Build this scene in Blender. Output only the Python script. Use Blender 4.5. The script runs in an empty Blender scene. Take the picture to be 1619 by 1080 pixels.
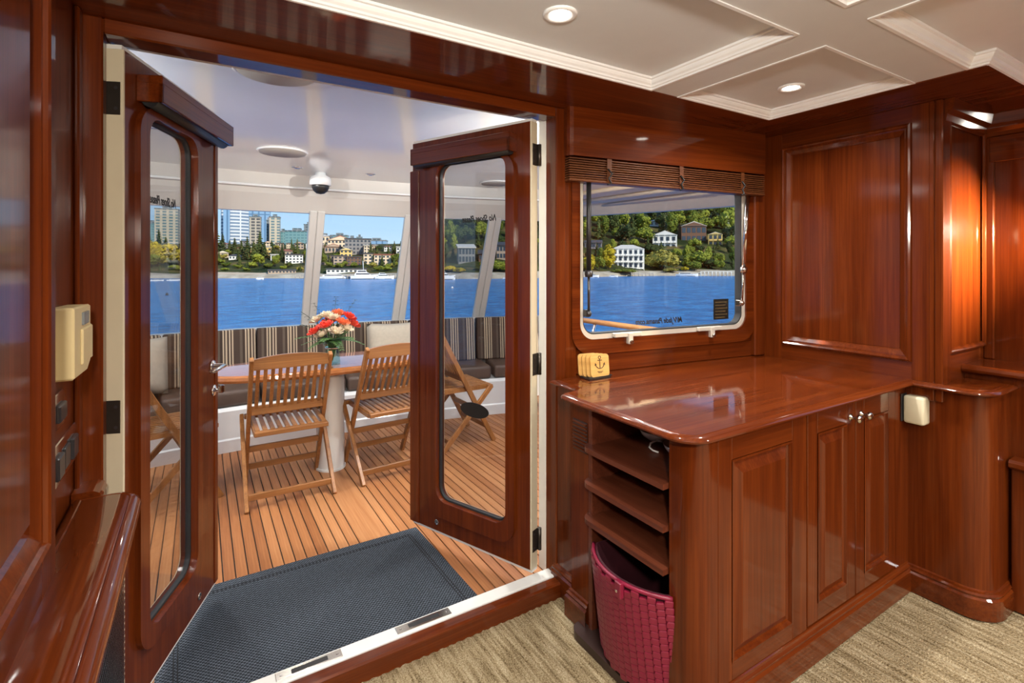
import bpy, bmesh, math, random
from mathutils import Vector, Matrix, noise
R = math.radians
rnd = random.Random(7)
scene = bpy.context.scene
C = scene.collection

# ------------------------------------------------------------------ camera, sky, sun, exposure
EYE = 1.35; YAW = R(31.5); FPX = 805.0; PX0 = 809.5; PY0 = 416.0
cam_d = bpy.data.cameras.new('camera'); cam = bpy.data.objects.new('camera', cam_d); C.objects.link(cam)
cam.location = (0, 0, EYE); cam.rotation_euler = (R(90), 0, -YAW)
cam_d.sensor_width = 36.0; cam_d.lens = FPX / 1619 * 36; cam_d.shift_y = -(540 - PY0) / 1619
cam_d.clip_start = 0.02; cam_d.clip_end = 6000
scene.camera = cam

vs = scene.view_settings
vs.view_transform = 'Standard'; vs.look = 'None'; vs.gamma = 1.0; vs.use_curve_mapping = False
vs.exposure = 0.0

world = bpy.data.worlds.new('sky'); scene.world = world; world.use_nodes = True
wn = world.node_tree; wn.nodes.clear()
w_out = wn.nodes.new('ShaderNodeOutputWorld'); w_bg = wn.nodes.new('ShaderNodeBackground')
w_tc = wn.nodes.new('ShaderNodeTexCoord'); w_sep = wn.nodes.new('ShaderNodeSeparateXYZ'); w_rp = wn.nodes.new('ShaderNodeValToRGB')
wn.links.new(w_tc.outputs['Generated'], w_sep.inputs[0]); wn.links.new(w_sep.outputs['Z'], w_rp.inputs['Fac'])
wn.links.new(w_rp.outputs['Color'], w_bg.inputs['Color']); wn.links.new(w_bg.outputs[0], w_out.inputs['Surface'])
el = w_rp.color_ramp.elements
el[0].position = 0.0; el[0].color = (0.62, 0.80, 0.95, 1)
el[1].position = 1.0; el[1].color = (0.10, 0.28, 0.68, 1)
e = el.new(0.06); e.color = (0.46, 0.70, 0.93, 1)
e = el.new(0.22); e.color = (0.24, 0.50, 0.86, 1)
w_bg.inputs['Strength'].default_value = 1.15

sun_d = bpy.data.lights.new('sun', 'SUN'); sun_d.energy = 5.2; sun_d.angle = R(0.6); sun_d.color = (1.0, 0.93, 0.82)
sun = bpy.data.objects.new('sun', sun_d); C.objects.link(sun)
SUN_TO = Vector((0.14, -0.84, 0.50)).normalized()
sun.rotation_euler = SUN_TO.to_track_quat('Z', 'Y').to_euler()

# ------------------------------------------------------------------ helpers
class B:
    """collects shapes into one bmesh"""
    def __init__(s): s.bm = bmesh.new()
    def box(s, x0, x1, y0, y1, z0, z1, bev=0.0, seg=1, m=None):
        t = bmesh.new(); bmesh.ops.create_cube(t, size=1.0)
        for v in t.verts:
            v.co = Vector(((x0 + x1) / 2 + v.co.x * (x1 - x0), (y0 + y1) / 2 + v.co.y * (y1 - y0), (z0 + z1) / 2 + v.co.z * (z1 - z0)))
        if bev: bmesh.ops.bevel(t, geom=t.edges[:], offset=bev, segments=seg, affect='EDGES', profile=0.5)
        return s.merge(t, m)
    def merge(s, t, m=None):
        if m is not None: bmesh.ops.transform(t, matrix=m, verts=t.verts)
        idx = {}
        for v in t.verts: idx[v] = s.bm.verts.new(v.co)
        for f in t.faces:
            try: nf = s.bm.faces.new([idx[v] for v in f.verts]); nf.smooth = f.smooth
            except ValueError: pass
        t.free(); return s
    def loops(s, rings, closed=True, cap0=False, cap1=False, smooth=False):
        vr = [[s.bm.verts.new(p) for p in r] for r in rings]
        n = len(vr[0])
        for a, b in zip(vr, vr[1:]):
            for i in range(n if closed else n - 1):
                j = (i + 1) % n
                try: f = s.bm.faces.new((a[i], a[j], b[j], b[i])); f.smooth = smooth
                except ValueError: pass
        if cap0: s.bm.faces.new(vr[0][::-1])
        if cap1: s.bm.faces.new(vr[-1])
        return s
    def prism(s, poly, a0, a1, plane='xy', bev=0.0):
        t = bmesh.new()
        mk = {'xy': lambda p, a: (p[0], p[1], a), 'xz': lambda p, a: (p[0], a, p[1]), 'yz': lambda p, a: (a, p[0], p[1])}[plane]
        lo = [t.verts.new(mk(p, a0)) for p in poly]; hi = [t.verts.new(mk(p, a1)) for p in poly]
        n = len(poly)
        t.faces.new(lo[::-1]); t.faces.new(hi)
        for i in range(n): t.faces.new((lo[i], lo[(i + 1) % n], hi[(i + 1) % n], hi[i]))
        if bev:
            bmesh.ops.bevel(t, geom=[e for e in t.edges], offset=bev, segments=1, affect='EDGES')
        return s.merge(t)
    def tube(s, pts, r, seg=8, caps=True, closed=False, radii=None):
        pts = [Vector(p) for p in pts]; rings = []; n = len(pts); up = None
        for i, p in enumerate(pts):
            if closed: d = pts[(i + 1) % n] - pts[i - 1]
            else: d = pts[min(i + 1, n - 1)] - pts[max(i - 1, 0)]
            d.normalize()
            if up is None:
                up = Vector((0, 0, 1)) if abs(d.z) < 0.9 else Vector((1, 0, 0))
            a = d.cross(up); a.normalize(); b = d.cross(a); b.normalize(); up = a.cross(d) if True else up
            rr = radii[i] if radii else r
            rings.append([p + a * rr * math.cos(2 * math.pi * k / seg) + b * rr * math.sin(2 * math.pi * k / seg) for k in range(seg)])
        if closed: rings.append(rings[0]); return s.loops(rings, smooth=True)
        return s.loops(rings, cap0=caps, cap1=caps, smooth=True)
    def lathe(s, prof, c=(0, 0, 0), seg=20, axis='z', m=None, smooth=True):
        c = Vector(c); rings = []
        for r, h in prof:
            r = max(r, 1e-4); ring = []
            for k in range(seg):
                a = 2 * math.pi * k / seg; u, v = r * math.cos(a), r * math.sin(a)
                p = {'z': Vector((u, v, h)), 'y': Vector((u, h, v)), 'x': Vector((h, u, v))}[axis]
                if m is not None: p = m @ p
                ring.append(c + p)
            rings.append(ring)
        return s.loops(rings, cap0=True, cap1=True, smooth=smooth)
    def beam(s, p0, p1, w, h, up=(0, 0, 1), bev=0.0):
        """rectangular bar from p0 to p1, w across, h along up"""
        p0, p1 = Vector(p0), Vector(p1); d = (p1 - p0); L = d.length; d.normalize()
        up = Vector(up); a = d.cross(up)
        if a.length < 1e-5: a = Vector((1, 0, 0))
        a.normalize(); u = a.cross(d); u.normalize()
        m = Matrix((( d.x, a.x, u.x, p0.x), (d.y, a.y, u.y, p0.y), (d.z, a.z, u.z, p0.z), (0, 0, 0, 1)))
        return s.box(0, L, -w / 2, w / 2, -h / 2, h / 2, bev, 1, m)
    def ball(s, c, r, sub=2, sq=(1, 1, 1)):
        t = bmesh.new(); bmesh.ops.create_icosphere(t, subdivisions=sub, radius=r)
        for v in t.verts: v.co = Vector(c) + Vector((v.co.x * sq[0], v.co.y * sq[1], v.co.z * sq[2]))
        for f in t.faces: f.smooth = True
        return s.merge(t)

def link(o, parent):
    C.objects.link(o)
    if parent is not None: o.parent = parent
    return o
def obj(name, b, mat, parent=None, smooth=False, angle=None, loc=None, rz=0.0):
    me = bpy.data.meshes.new(name)
    if isinstance(b, B):
        bmesh.ops.recalc_face_normals(b.bm, faces=b.bm.faces)
        if smooth:
            for f in b.bm.faces: f.smooth = True
        b.bm.to_mesh(me); b.bm.free()
        if angle: me.set_sharp_from_angle(angle=R(angle))
    else: me = b
    me.materials.clear(); me.materials.append(M[mat])
    o = bpy.data.objects.new(name, me); link(o, parent)
    if loc is not None: o.location = loc
    o.rotation_euler.z = rz
    return o
def inst(o, parent=None, loc=None, rot=None, scale=None):
    c = o.copy(); link(c, None); c.parent = parent
    if loc is not None: c.location = loc
    if rot is not None: c.rotation_euler = rot
    if scale is not None: c.scale = scale
    return c
def tag(o, label, cat, group=None):
    o['label'] = label; o['category'] = cat
    if group: o['group'] = group
    return o
def thing(name, label, cat, loc=(0, 0, 0), rz=0.0, group=None):
    o = bpy.data.objects.new(name, None); C.objects.link(o); o.empty_display_size = 0.1
    o.location = loc; o.rotation_euler.z = rz
    return tag(o, label, cat, group)
def struct(o, label=None):
    o['kind'] = 'structure'
    if label: o['label'] = label
    return o
def sroot(name, loc=(0, 0, 0), rz=0.0, label=None):
    o = bpy.data.objects.new(name, None); C.objects.link(o); o.location = loc; o.rotation_euler.z = rz
    return struct(o, label)
def copy_tree(o, parent=None):
    c = o.copy(); C.objects.link(c); c.parent = parent
    for ch in o.children: copy_tree(ch, c)
    return c
def rect(x0, x1, z0, z1): return [(x0, z0), (x1, z0), (x1, z1), (x0, z1)]
def inset(poly, d):
    """offset a counter-clockwise polygon inwards by d with mitres"""
    n = len(poly); out = []
    for i in range(n):
        p0, p1, p2 = Vector(poly[i - 1]), Vector(poly[i]), Vector(poly[(i + 1) % n])
        a = (p1 - p0).normalized(); b = (p2 - p1).normalized()
        na = Vector((-a.y, a.x)); nb = Vector((-b.y, b.x))
        m = na + nb; k = m.dot(na)
        out.append(p1 + m * (d / k if abs(k) > 1e-6 else 0))
    return [(p.x, p.y) for p in out]
def rrect(u0, u1, z0, z1, r, n=8):
    P = []
    for cx, cz, a0 in ((u1 - r, z0 + r, -90), (u1 - r, z1 - r, 0), (u0 + r, z1 - r, 90), (u0 + r, z0 + r, 180)):
        for k in range(n + 1):
            a = R(a0 + 90 * k / n); P.append((cx + r * math.cos(a), cz + r * math.sin(a)))
    return P
def outer_for(u0, u1, z0, z1, U0, U1, Z0, Z1, r, n=8):
    """points on the outer rectangle matched one to one with rrect(u0..)"""
    P = []
    for sx, sz, c in ((1, -1, 0), (1, 1, 1), (-1, 1, 2), (-1, -1, 3)):
        cx = u1 - r if sx > 0 else u0 + r; cz = z1 - r if sz > 0 else z0 + r
        X = U1 if sx > 0 else U0; Z = Z1 if sz > 0 else Z0
        for k in range(n + 1):
            f = k / n
            vert_first = c in (1, 3)
            g = f if vert_first else 1 - f      # g = 0 on the upright edge, 1 on the level edge
            if g <= 0.5: P.append((X, cz + (Z - cz) * g * 2))
            else: P.append((cx + (X - cx) * (1 - g) * 2, Z))
    return P
def ring(b, outer, inner, y0, y1):
    f = lambda P, y: [(p[0], y, p[1]) for p in P]
    b.loops([f(outer, y0), f(outer, y1), f(inner, y1), f(inner, y0), f(outer, y0)])
    return b
def profile_rings(poly, prof):
    """poly in (u,z), prof = [(inset, y)]"""
    return [[(p[0], y, p[1]) for p in inset(poly, d)] for d, y in prof]
def text_mesh(name, body, size, shear=0.0, ext=0.0004):
    cu = bpy.data.curves.new(name, 'FONT'); cu.body = body; cu.size = size; cu.shear = shear; cu.extrude = ext; cu.offset = 0.0009
    cu.align_x = 'CENTER'; cu.align_y = 'CENTER'; cu.resolution_u = 3
    o = bpy.data.objects.new(name, cu); C.objects.link(o)
    dg = bpy.context.evaluated_depsgraph_get(); me = bpy.data.meshes.new_from_object(o.evaluated_get(dg))
    bpy.data.objects.remove(o); bpy.data.curves.remove(cu)
    return me

# ------------------------------------------------------------------ materials
M = {}
def nt(name):
    m = bpy.data.materials.new(name); m.use_nodes = True; M[name] = m
    t = m.node_tree; return m, t, t.nodes['Principled BSDF']
def setp(p, **k):
    for key, v in k.items():
        n = {'color': 'Base Color', 'rough': 'Roughness', 'metal': 'Metallic', 'coat': 'Coat Weight', 'coatr': 'Coat Roughness', 'spec': 'Specular IOR Level', 'trans': 'Transmission Weight', 'ior': 'IOR', 'emit': 'Emission Color', 'estr': 'Emission Strength', 'sheen': 'Sheen Weight'}[key]
        p.inputs[n].default_value = (*v, 1) if isinstance(v, tuple) else v
def noise_node(t, scale, mapscale=(1, 1, 1), detail=5, coord='Object', rough=0.55, dist=0.0):
    tc = t.nodes.new('ShaderNodeTexCoord'); mp = t.nodes.new('ShaderNodeMapping'); nz = t.nodes.new('ShaderNodeTexNoise')
    mp.inputs['Scale'].default_value = mapscale; nz.inputs['Scale'].default_value = scale; nz.inputs['Detail'].default_value = detail
    nz.inputs['Roughness'].default_value = rough; nz.inputs['Distortion'].default_value = dist
    t.links.new(tc.outputs[coord], mp.inputs['Vector']); t.links.new(mp.outputs[0], nz.inputs['Vector'])
    return nz
def ramp(t, src, stops):
    r = t.nodes.new('ShaderNodeValToRGB'); e = r.color_ramp.elements
    e[0].position, e[0].color = stops[0][0], (*stops[0][1], 1); e[1].position, e[1].color = stops[-1][0], (*stops[-1][1], 1)
    for p, c in stops[1:-1]: k = e.new(p); k.color = (*c, 1)
    t.links.new(src, r.inputs['Fac']); return r
def bump(t, p, src, strength, dist=0.002):
    b = t.nodes.new('ShaderNodeBump'); b.inputs['Strength'].default_value = strength; b.inputs['Distance'].default_value = dist
    t.links.new(src, b.inputs['Height']); t.links.new(b.outputs[0], p.inputs['Normal'])
def plain(name, color, rough=0.5, var=0.06, scale=12, **k):
    m, t, p = nt(name); setp(p, color=color, rough=rough, **k)
    nz = noise_node(t, scale, detail=3)
    lo = tuple(c * (1 - var) for c in color); hi = tuple(min(1, c * (1 + var)) for c in color)
    r = ramp(t, nz.outputs['Fac'], [(0.3, lo), (0.7, hi)]); t.links.new(r.outputs[0], p.inputs['Base Color'])
    return m
def wood(name, axis, dark, mid, light, rough=0.3, coat=1.0, coatr=0.05, rand=0.0, scale=1.0, spec=0.3):
    m, t, p = nt(name); setp(p, rough=rough, coat=coat, coatr=coatr, spec=spec)
    sc = [26 * scale] * 3; sc['xyz'.index(axis)] = 1.1 * scale
    nz = noise_node(t, 1.0, sc, detail=8, rough=0.62, dist=0.35)
    sc2 = [150 * scale] * 3; sc2['xyz'.index(axis)] = 3.0 * scale
    fz = noise_node(t, 1.0, sc2, detail=3)
    mx = t.nodes.new('ShaderNodeMath'); mx.operation = 'MULTIPLY_ADD'; mx.inputs[1].default_value = 0.35
    t.links.new(fz.outputs['Fac'], mx.inputs[0])
    ad = t.nodes.new('ShaderNodeMath'); ad.operation = 'MULTIPLY'; ad.inputs[1].default_value = 0.65
    t.links.new(nz.outputs['Fac'], ad.inputs[0]); t.links.new(ad.outputs[0], mx.inputs[2])
    src = mx.outputs[0]
    if rand:
        oi = t.nodes.new('ShaderNodeObjectInfo'); ra = t.nodes.new('ShaderNodeMath'); ra.operation = 'MULTIPLY_ADD'
        ra.inputs[1].default_value = rand; t.links.new(oi.outputs['Random'], ra.inputs[0]); t.links.new(src, ra.inputs[2])
        sb = t.nodes.new('ShaderNodeMath'); sb.operation = 'SUBTRACT'; sb.inputs[1].default_value = rand / 2
        t.links.new(ra.outputs[0], sb.inputs[0]); src = sb.outputs[0]
    r = ramp(t, src, [(0.30, dark), (0.5, mid), (0.70, light)])
    t.links.new(r.outputs[0], p.inputs['Base Color'])
    return m
MAH = ((0.055, 0.0083, 0.0013), (0.100, 0.0172, 0.0024), (0.155, 0.031, 0.0043))
for ax in 'xyz': wood('mahogany_' + ax, ax, *MAH, rough=0.4, coat=0.65 if ax == 'z' else 0.9, coatr=0.10 if ax == 'z' else 0.06, spec=0.05)
wood('mahogany_worn_y', 'y', (0.06, 0.013, 0.006), (0.115, 0.028, 0.012), (0.17, 0.046, 0.02), rough=0.4, coat=0.3, coatr=0.3)
wood('teak_plank', 'y', (0.24, 0.085, 0.027), (0.37, 0.150, 0.053), (0.48, 0.225, 0.092), rough=0.5, coat=0.15, coatr=0.3, rand=0.30)
wood('teak_chair', 'z', (0.17, 0.066, 0.020), (0.30, 0.125, 0.036), (0.42, 0.19, 0.06), rough=0.42, coat=0.4, coatr=0.2, rand=0.12)
wood('teak_chair_x', 'x', (0.15, 0.058, 0.018), (0.27, 0.11, 0.032), (0.38, 0.17, 0.055), rough=0.42, coat=0.4, coatr=0.2, rand=0.12)
wood('table_wood', 'x', (0.20, 0.06, 0.018), (0.34, 0.12, 0.035), (0.46, 0.18, 0.06), rough=0.25, coat=1.0, coatr=0.03)
wood('teak_rail', 'y', (0.30, 0.13, 0.045), (0.46, 0.22, 0.08), (0.58, 0.30, 0.12), rough=0.4, coat=0.5, coatr=0.1)
wood('blind_wood', 'x', (0.060, 0.017, 0.005), (0.105, 0.032, 0.010), (0.15, 0.05, 0.016), rough=0.45, coat=0.2, coatr=0.3)
wood('coaster_wood', 'x', (0.50, 0.27, 0.07), (0.62, 0.36, 0.11), (0.72, 0.46, 0.17), rough=0.45, coat=0.2)
plain('ceiling_white', (0.66, 0.685, 0.70), 0.45, 0.015)
plain('trim_white', (0.84, 0.855, 0.865), 0.35, 0.02)
plain('gelcoat', (0.78, 0.80, 0.81), 0.22, 0.015, scale=3, coat=0.55, coatr=0.08, spec=0.5)
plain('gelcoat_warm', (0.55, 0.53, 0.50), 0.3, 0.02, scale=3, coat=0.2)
plain('cream_paint', (0.60, 0.53, 0.38), 0.4, 0.03)
plain('white_paint', (0.72, 0.72, 0.69), 0.35, 0.02)
plain('frame_metal', (0.62, 0.58, 0.50), 0.35, 0.03, metal=0.25)
plain('chrome', (0.75, 0.75, 0.76), 0.08, 0.02, metal=1.0)
plain('nickel', (0.62, 0.60, 0.56), 0.16, 0.03, metal=1.0)
plain('bronze', (0.075, 0.065, 0.055), 0.38, 0.15, metal=0.8)
plain('black_plastic', (0.012, 0.012, 0.013), 0.4, 0.1)
plain('rubber', (0.015, 0.015, 0.016), 0.7, 0.1)
plain('dark_steel', (0.10, 0.10, 0.105), 0.3, 0.1, metal=0.8)
plain('beige_plastic', (0.60, 0.48, 0.25), 0.45, 0.03)
plain('pale_plastic', (0.66, 0.60, 0.42), 0.45, 0.03)
plain('lcd_grey', (0.16, 0.18, 0.19), 0.25, 0.05)
plain('caulk', (0.018, 0.013, 0.011), 0.8, 0.2)
plain('taupe_leather', (0.085, 0.055, 0.042), 0.5, 0.08)
plain('pillow_beige', (0.47, 0.42, 0.34), 0.85, 0.05, scale=40)
plain('speaker_grey', (0.38, 0.36, 0.33), 0.6, 0.03)
plain('awning_fabric', (0.82, 0.70, 0.52), 0.7, 0.05)
plain('magenta_leather', (0.21, 0.009, 0.034), 0.38, 0.16, scale=30, coat=0.25, coatr=0.3)
plain('basket_dark', (0.05, 0.008, 0.014), 0.6, 0.2)
plain('china', (0.75, 0.74, 0.72), 0.15, 0.01, coat=0.8)
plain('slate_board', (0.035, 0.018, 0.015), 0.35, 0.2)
plain('rose_red', (0.80, 0.075, 0.045), 0.6, 0.18, scale=60)
plain('rose_orange', (0.85, 0.22, 0.09), 0.6, 0.18, scale=60)
plain('rose_cream', (0.82, 0.72, 0.55), 0.6, 0.08, scale=60)
plain('leaf_green', (0.055, 0.14, 0.035), 0.5, 0.3, scale=40)
plain('leaf_dark', (0.02, 0.05, 0.03), 0.5, 0.3, scale=40)
plain('print_black', (0.015, 0.013, 0.012), 0.5, 0.05)
plain('print_brown', (0.06, 0.03, 0.01), 0.6, 0.05)
plain('sticker_black', (0.012, 0.012, 0.010), 0.35, 0.05)
plain('sticker_gold', (0.09, 0.065, 0.03), 0.45, 0.05)

def glass(name, tint, refl=1.0):
    m, t, p = nt(name); t.nodes.remove(p); out = t.nodes['Material Output']
    tr = t.nodes.new('ShaderNodeBsdfTransparent'); tr.inputs[0].default_value = (*tint, 1)
    gl = t.nodes.new('ShaderNodeBsdfGlossy'); gl.inputs['Roughness'].default_value = 0.0; gl.inputs[0].default_value = (refl, refl, refl, 1)
    lw = t.nodes.new('ShaderNodeLayerWeight'); pw = t.nodes.new('ShaderNodeMath'); pw.operation = 'POWER'; pw.inputs[1].default_value = 5.0
    fr = t.nodes.new('ShaderNodeMath'); fr.operation = 'MULTIPLY_ADD'; fr.inputs[1].default_value = 0.55; fr.inputs[2].default_value = 0.03
    t.links.new(lw.outputs['Facing'], pw.inputs[0]); t.links.new(pw.outputs[0], fr.inputs[0])
    mx = t.nodes.new('ShaderNodeMixShader'); t.links.new(fr.outputs[0], mx.inputs[0]); t.links.new(tr.outputs[0], mx.inputs[1]); t.links.new(gl.outputs[0], mx.inputs[2])
    t.links.new(mx.outputs[0], out.inputs[0]); return m
glass('glass_clear', (0.97, 0.98, 0.98))
glass('glass_door', (0.81, 0.815, 0.82))
glass('vase_glass', (0.82, 0.93, 0.90))
m, t, p = nt('lamp_glow'); setp(p, color=(1, 1, 1), emit=(1.0, 0.93, 0.82), estr=14.0)

# carpet: ribbed loop pile, ribs run fore and aft
m, t, p = nt('carpet'); setp(p, rough=0.95, spec=0.1)
a = noise_node(t, 1.0, (70, 5, 1), 4); b2 = noise_node(t, 1.0, (260, 160, 1), 3)
mm = t.nodes.new('ShaderNodeMath'); mm.operation = 'MULTIPLY_ADD'; mm.inputs[1].default_value = 0.5
t.links.new(b2.outputs['Fac'], mm.inputs[0]); ml = t.nodes.new('ShaderNodeMath'); ml.operation = 'MULTIPLY'; ml.inputs[1].default_value = 0.5
t.links.new(a.outputs['Fac'], ml.inputs[0]); t.links.new(ml.outputs[0], mm.inputs[2])
r_ = ramp(t, mm.outputs[0], [(0.36, (0.10, 0.064, 0.027)), (0.49, (0.33, 0.25, 0.138)), (0.62, (0.55, 0.455, 0.295))])
t.links.new(r_.outputs[0], p.inputs['Base Color']); bump(t, p, b2.outputs['Fac'], 1.0, 0.010)
# woven door mat: grey basket weave
m, t, p = nt('mat_weave'); setp(p, rough=0.9, spec=0.15)
tc = t.nodes.new('ShaderNodeTexCoord'); ck = t.nodes.new('ShaderNodeTexChecker'); ck.inputs['Scale'].default_value = 135
ck.inputs['Color1'].default_value = (0.016, 0.019, 0.024, 1); ck.inputs['Color2'].default_value = (0.085, 0.098, 0.118, 1)
t.links.new(tc.outputs['Object'], ck.inputs['Vector']); nz = noise_node(t, 320, detail=2)
mx = t.nodes.new('ShaderNodeMixRGB'); mx.blend_type = 'MULTIPLY'; mx.inputs[0].default_value = 0.7
rr = ramp(t, nz.outputs['Fac'], [(0.35, (0.35, 0.35, 0.36)), (0.68, (1.5, 1.55, 1.6))])
t.links.new(ck.outputs['Color'], mx.inputs[1]); t.links.new(rr.outputs[0], mx.inputs[2]); t.links.new(mx.outputs[0], p.inputs['Base Color'])
bump(t, p, ck.outputs['Fac'], 0.4, 0.002)
plain('mat_groove', (0.010, 0.011, 0.014), 0.95, 0.2)
# striped cushion cloth: taupe, charcoal and cream stripes along local x
m, t, p = nt('striped_cloth'); setp(p, rough=0.85, spec=0.15)
tc = t.nodes.new('ShaderNodeTexCoord'); sp = t.nodes.new('ShaderNodeSeparateXYZ'); t.links.new(tc.outputs['Object'], sp.inputs[0])
md = t.nodes.new('ShaderNodeMath'); md.operation = 'MULTIPLY'; md.inputs[1].default_value = 6.4; t.links.new(sp.outputs['X'], md.inputs[0])
fr = t.nodes.new('ShaderNodeMath'); fr.operation = 'FRACT'; t.links.new(md.outputs[0], fr.inputs[0])
r_ = ramp(t, fr.outputs[0], [(0.0, (0.065, 0.045, 0.036)), (0.22, (0.11, 0.085, 0.066)), (0.34, (0.055, 0.038, 0.030)), (0.46, (0.48, 0.38, 0.27)), (0.52, (0.06, 0.042, 0.034)), (0.58, (0.46, 0.37, 0.26)), (0.66, (0.06, 0.042, 0.034)), (0.74, (0.50, 0.41, 0.30)), (0.80, (0.075, 0.05, 0.04)), (0.87, (0.44, 0.35, 0.25)), (0.93, (0.065, 0.045, 0.036))])
r_.color_ramp.interpolation = 'CONSTANT'
t.links.new(r_.outputs[0], p.inputs['Base Color'])
# water
m, t, p = nt('lake_water'); setp(p, rough=0.18, spec=0.45, color=(0.02, 0.20, 0.52))
nz = noise_node(t, 0.9, (1.0, 0.55, 1), 6, rough=0.65); bump(t, p, nz.outputs['Fac'], 1.0, 0.9)
n2 = noise_node(t, 0.55, (0.7, 1.0, 1), 7, rough=0.7); r_ = ramp(t, n2.outputs['Fac'], [(0.36, (0.006, 0.10, 0.34)), (0.62, (0.036, 0.29, 0.66))]); t.links.new(r_.outputs[0], p.inputs['Base Color'])
# land and foliage
def ground(name, stops, scale):
    m, t, p = nt(name); setp(p, rough=0.95, spec=0.1); nz = noise_node(t, scale, detail=6)
    r_ = ramp(t, nz.outputs['Fac'], stops); t.links.new(r_.outputs[0], p.inputs['Base Color'])
ground('hillside', [(0.38, (0.016, 0.028, 0.008)), (0.54, (0.055, 0.065, 0.018)), (0.64, (0.17, 0.115, 0.045))], 0.06)
ground('beach', [(0.35, (0.30, 0.25, 0.18)), (0.65, (0.50, 0.44, 0.34))], 0.2)
def foliage(name, dark, light):
    m, t, p = nt(name); setp(p, rough=0.75, spec=0.15)
    nz = noise_node(t, 0.9, detail=3); oi = t.nodes.new('ShaderNodeObjectInfo')
    ma = t.nodes.new('ShaderNodeMath'); ma.operation = 'MULTIPLY_ADD'; ma.inputs[1].default_value = 0.35
    t.links.new(oi.outputs['Random'], ma.inputs[0]); t.links.new(nz.outputs['Fac'], ma.inputs[2])
    r_ = ramp(t, ma.outputs[0], [(0.40, dark), (0.95, light)]); t.links.new(r_.outputs[0], p.inputs['Base Color'])
foliage('foliage_green', (0.055, 0.090, 0.012), (0.34, 0.36, 0.045))
foliage('foliage_dark', (0.018, 0.034, 0.012), (0.10, 0.125, 0.030))
foliage('foliage_yellow', (0.30, 0.24, 0.015), (0.68, 0.50, 0.035))
foliage('foliage_willow', (0.16, 0.15, 0.025), (0.40, 0.34, 0.07))
plain('bark', (0.06, 0.04, 0.025), 0.9, 0.2)
def facade(name, wall, glassc, fh, bw, fz, fx, rough=0.4):
    """far tower skin: storeys fh high and bays bw wide, too small to be told apart in the photograph"""
    m, t, p = nt(name); setp(p, rough=rough, spec=0.3)
    tc = t.nodes.new('ShaderNodeTexCoord'); sp = t.nodes.new('ShaderNodeSeparateXYZ'); t.links.new(tc.outputs['Object'], sp.inputs[0])
    def fract_gt(src, per, thr):
        a = t.nodes.new('ShaderNodeMath'); a.operation = 'DIVIDE'; a.inputs[1].default_value = per; t.links.new(src, a.inputs[0])
        b = t.nodes.new('ShaderNodeMath'); b.operation = 'FRACT'; t.links.new(a.outputs[0], b.inputs[0])
        c = t.nodes.new('ShaderNodeMath'); c.operation = 'GREATER_THAN'; c.inputs[1].default_value = thr; t.links.new(b.outputs[0], c.inputs[0]); return c.outputs[0]
    s = t.nodes.new('ShaderNodeMath'); s.operation = 'ADD'; t.links.new(sp.outputs['X'], s.inputs[0]); t.links.new(sp.outputs['Y'], s.inputs[1])
    mu = t.nodes.new('ShaderNodeMath'); mu.operation = 'MULTIPLY'
    t.links.new(fract_gt(sp.outputs['Z'], fh, fz), mu.inputs[0]); t.links.new(fract_gt(s.outputs[0], bw, fx), mu.inputs[1])
    mx = t.nodes.new('ShaderNodeMixRGB'); mx.inputs[1].default_value = (*wall, 1); mx.inputs[2].default_value = (*glassc, 1)
    t.links.new(mu.outputs[0], mx.inputs[0]); t.links.new(mx.outputs[0], p.inputs['Base Color'])
facade('tower_white', (0.62, 0.64, 0.66), (0.16, 0.23, 0.32), 5.0, 60, 0.45, 0.04)
facade('tower_blue', (0.10, 0.20, 0.33), (0.22, 0.37, 0.55), 60, 9, 0.03, 0.25, 0.2)
facade('tower_brown', (0.44, 0.38, 0.30), (0.09, 0.09, 0.09), 4.2, 6.5, 0.35, 0.3)
facade('tower_cream', (0.52, 0.45, 0.34), (0.13, 0.20, 0.22), 4.0, 7.5, 0.4, 0.4)
facade('tower_teal', (0.16, 0.29, 0.30), (0.10, 0.21, 0.23), 4.0, 5, 0.5, 0.3, 0.2)
facade('tower_grey', (0.20, 0.22, 0.23), (0.08, 0.11, 0.12), 4.2, 6, 0.4, 0.3, 0.3)
facade('tower_stripe', (0.66, 0.66, 0.63), (0.15, 0.19, 0.23), 300, 3.4, 0.01, 0.5, 0.3)
plain('house_white', (0.80, 0.77, 0.70), 0.6, 0.03)
plain('house_cream', (0.72, 0.56, 0.38), 0.6, 0.04)
plain('house_yellow', (0.74, 0.52, 0.17), 0.6, 0.04)
plain('house_brown', (0.15, 0.070, 0.035), 0.7, 0.08)
plain('house_grey', (0.22, 0.21, 0.20), 0.7, 0.05)
plain('house_tan', (0.42, 0.31, 0.22), 0.7, 0.05)
plain('roof_dark', (0.055, 0.052, 0.055), 0.8, 0.1)
plain('roof_red', (0.30, 0.10, 0.06), 0.8, 0.1)
plain('roof_pale', (0.52, 0.48, 0.42), 0.8, 0.06)
plain('far_pane', (0.045, 0.060, 0.075), 0.15, 0.1)
plain('boat_white', (0.82, 0.81, 0.79), 0.25, 0.02)
plain('boat_dark', (0.03, 0.035, 0.045), 0.2, 0.1)
plain('dock_wood', (0.42, 0.36, 0.29), 0.8, 0.08)
# ------------------------------------------------------------------ setting: saloon
def shift(b, root):
    """bring a world-space bmesh into the space of an upright root"""
    mi = (Matrix.Translation(root.location) @ Matrix.Rotation(root.rotation_euler.z, 4, 'Z')).inverted()
    bmesh.ops.transform(b.bm, matrix=mi, verts=b.bm.verts); return b
def wobj(name, b, mat, root, **k): return obj(name, shift(b, root), mat, root, **k)

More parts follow.
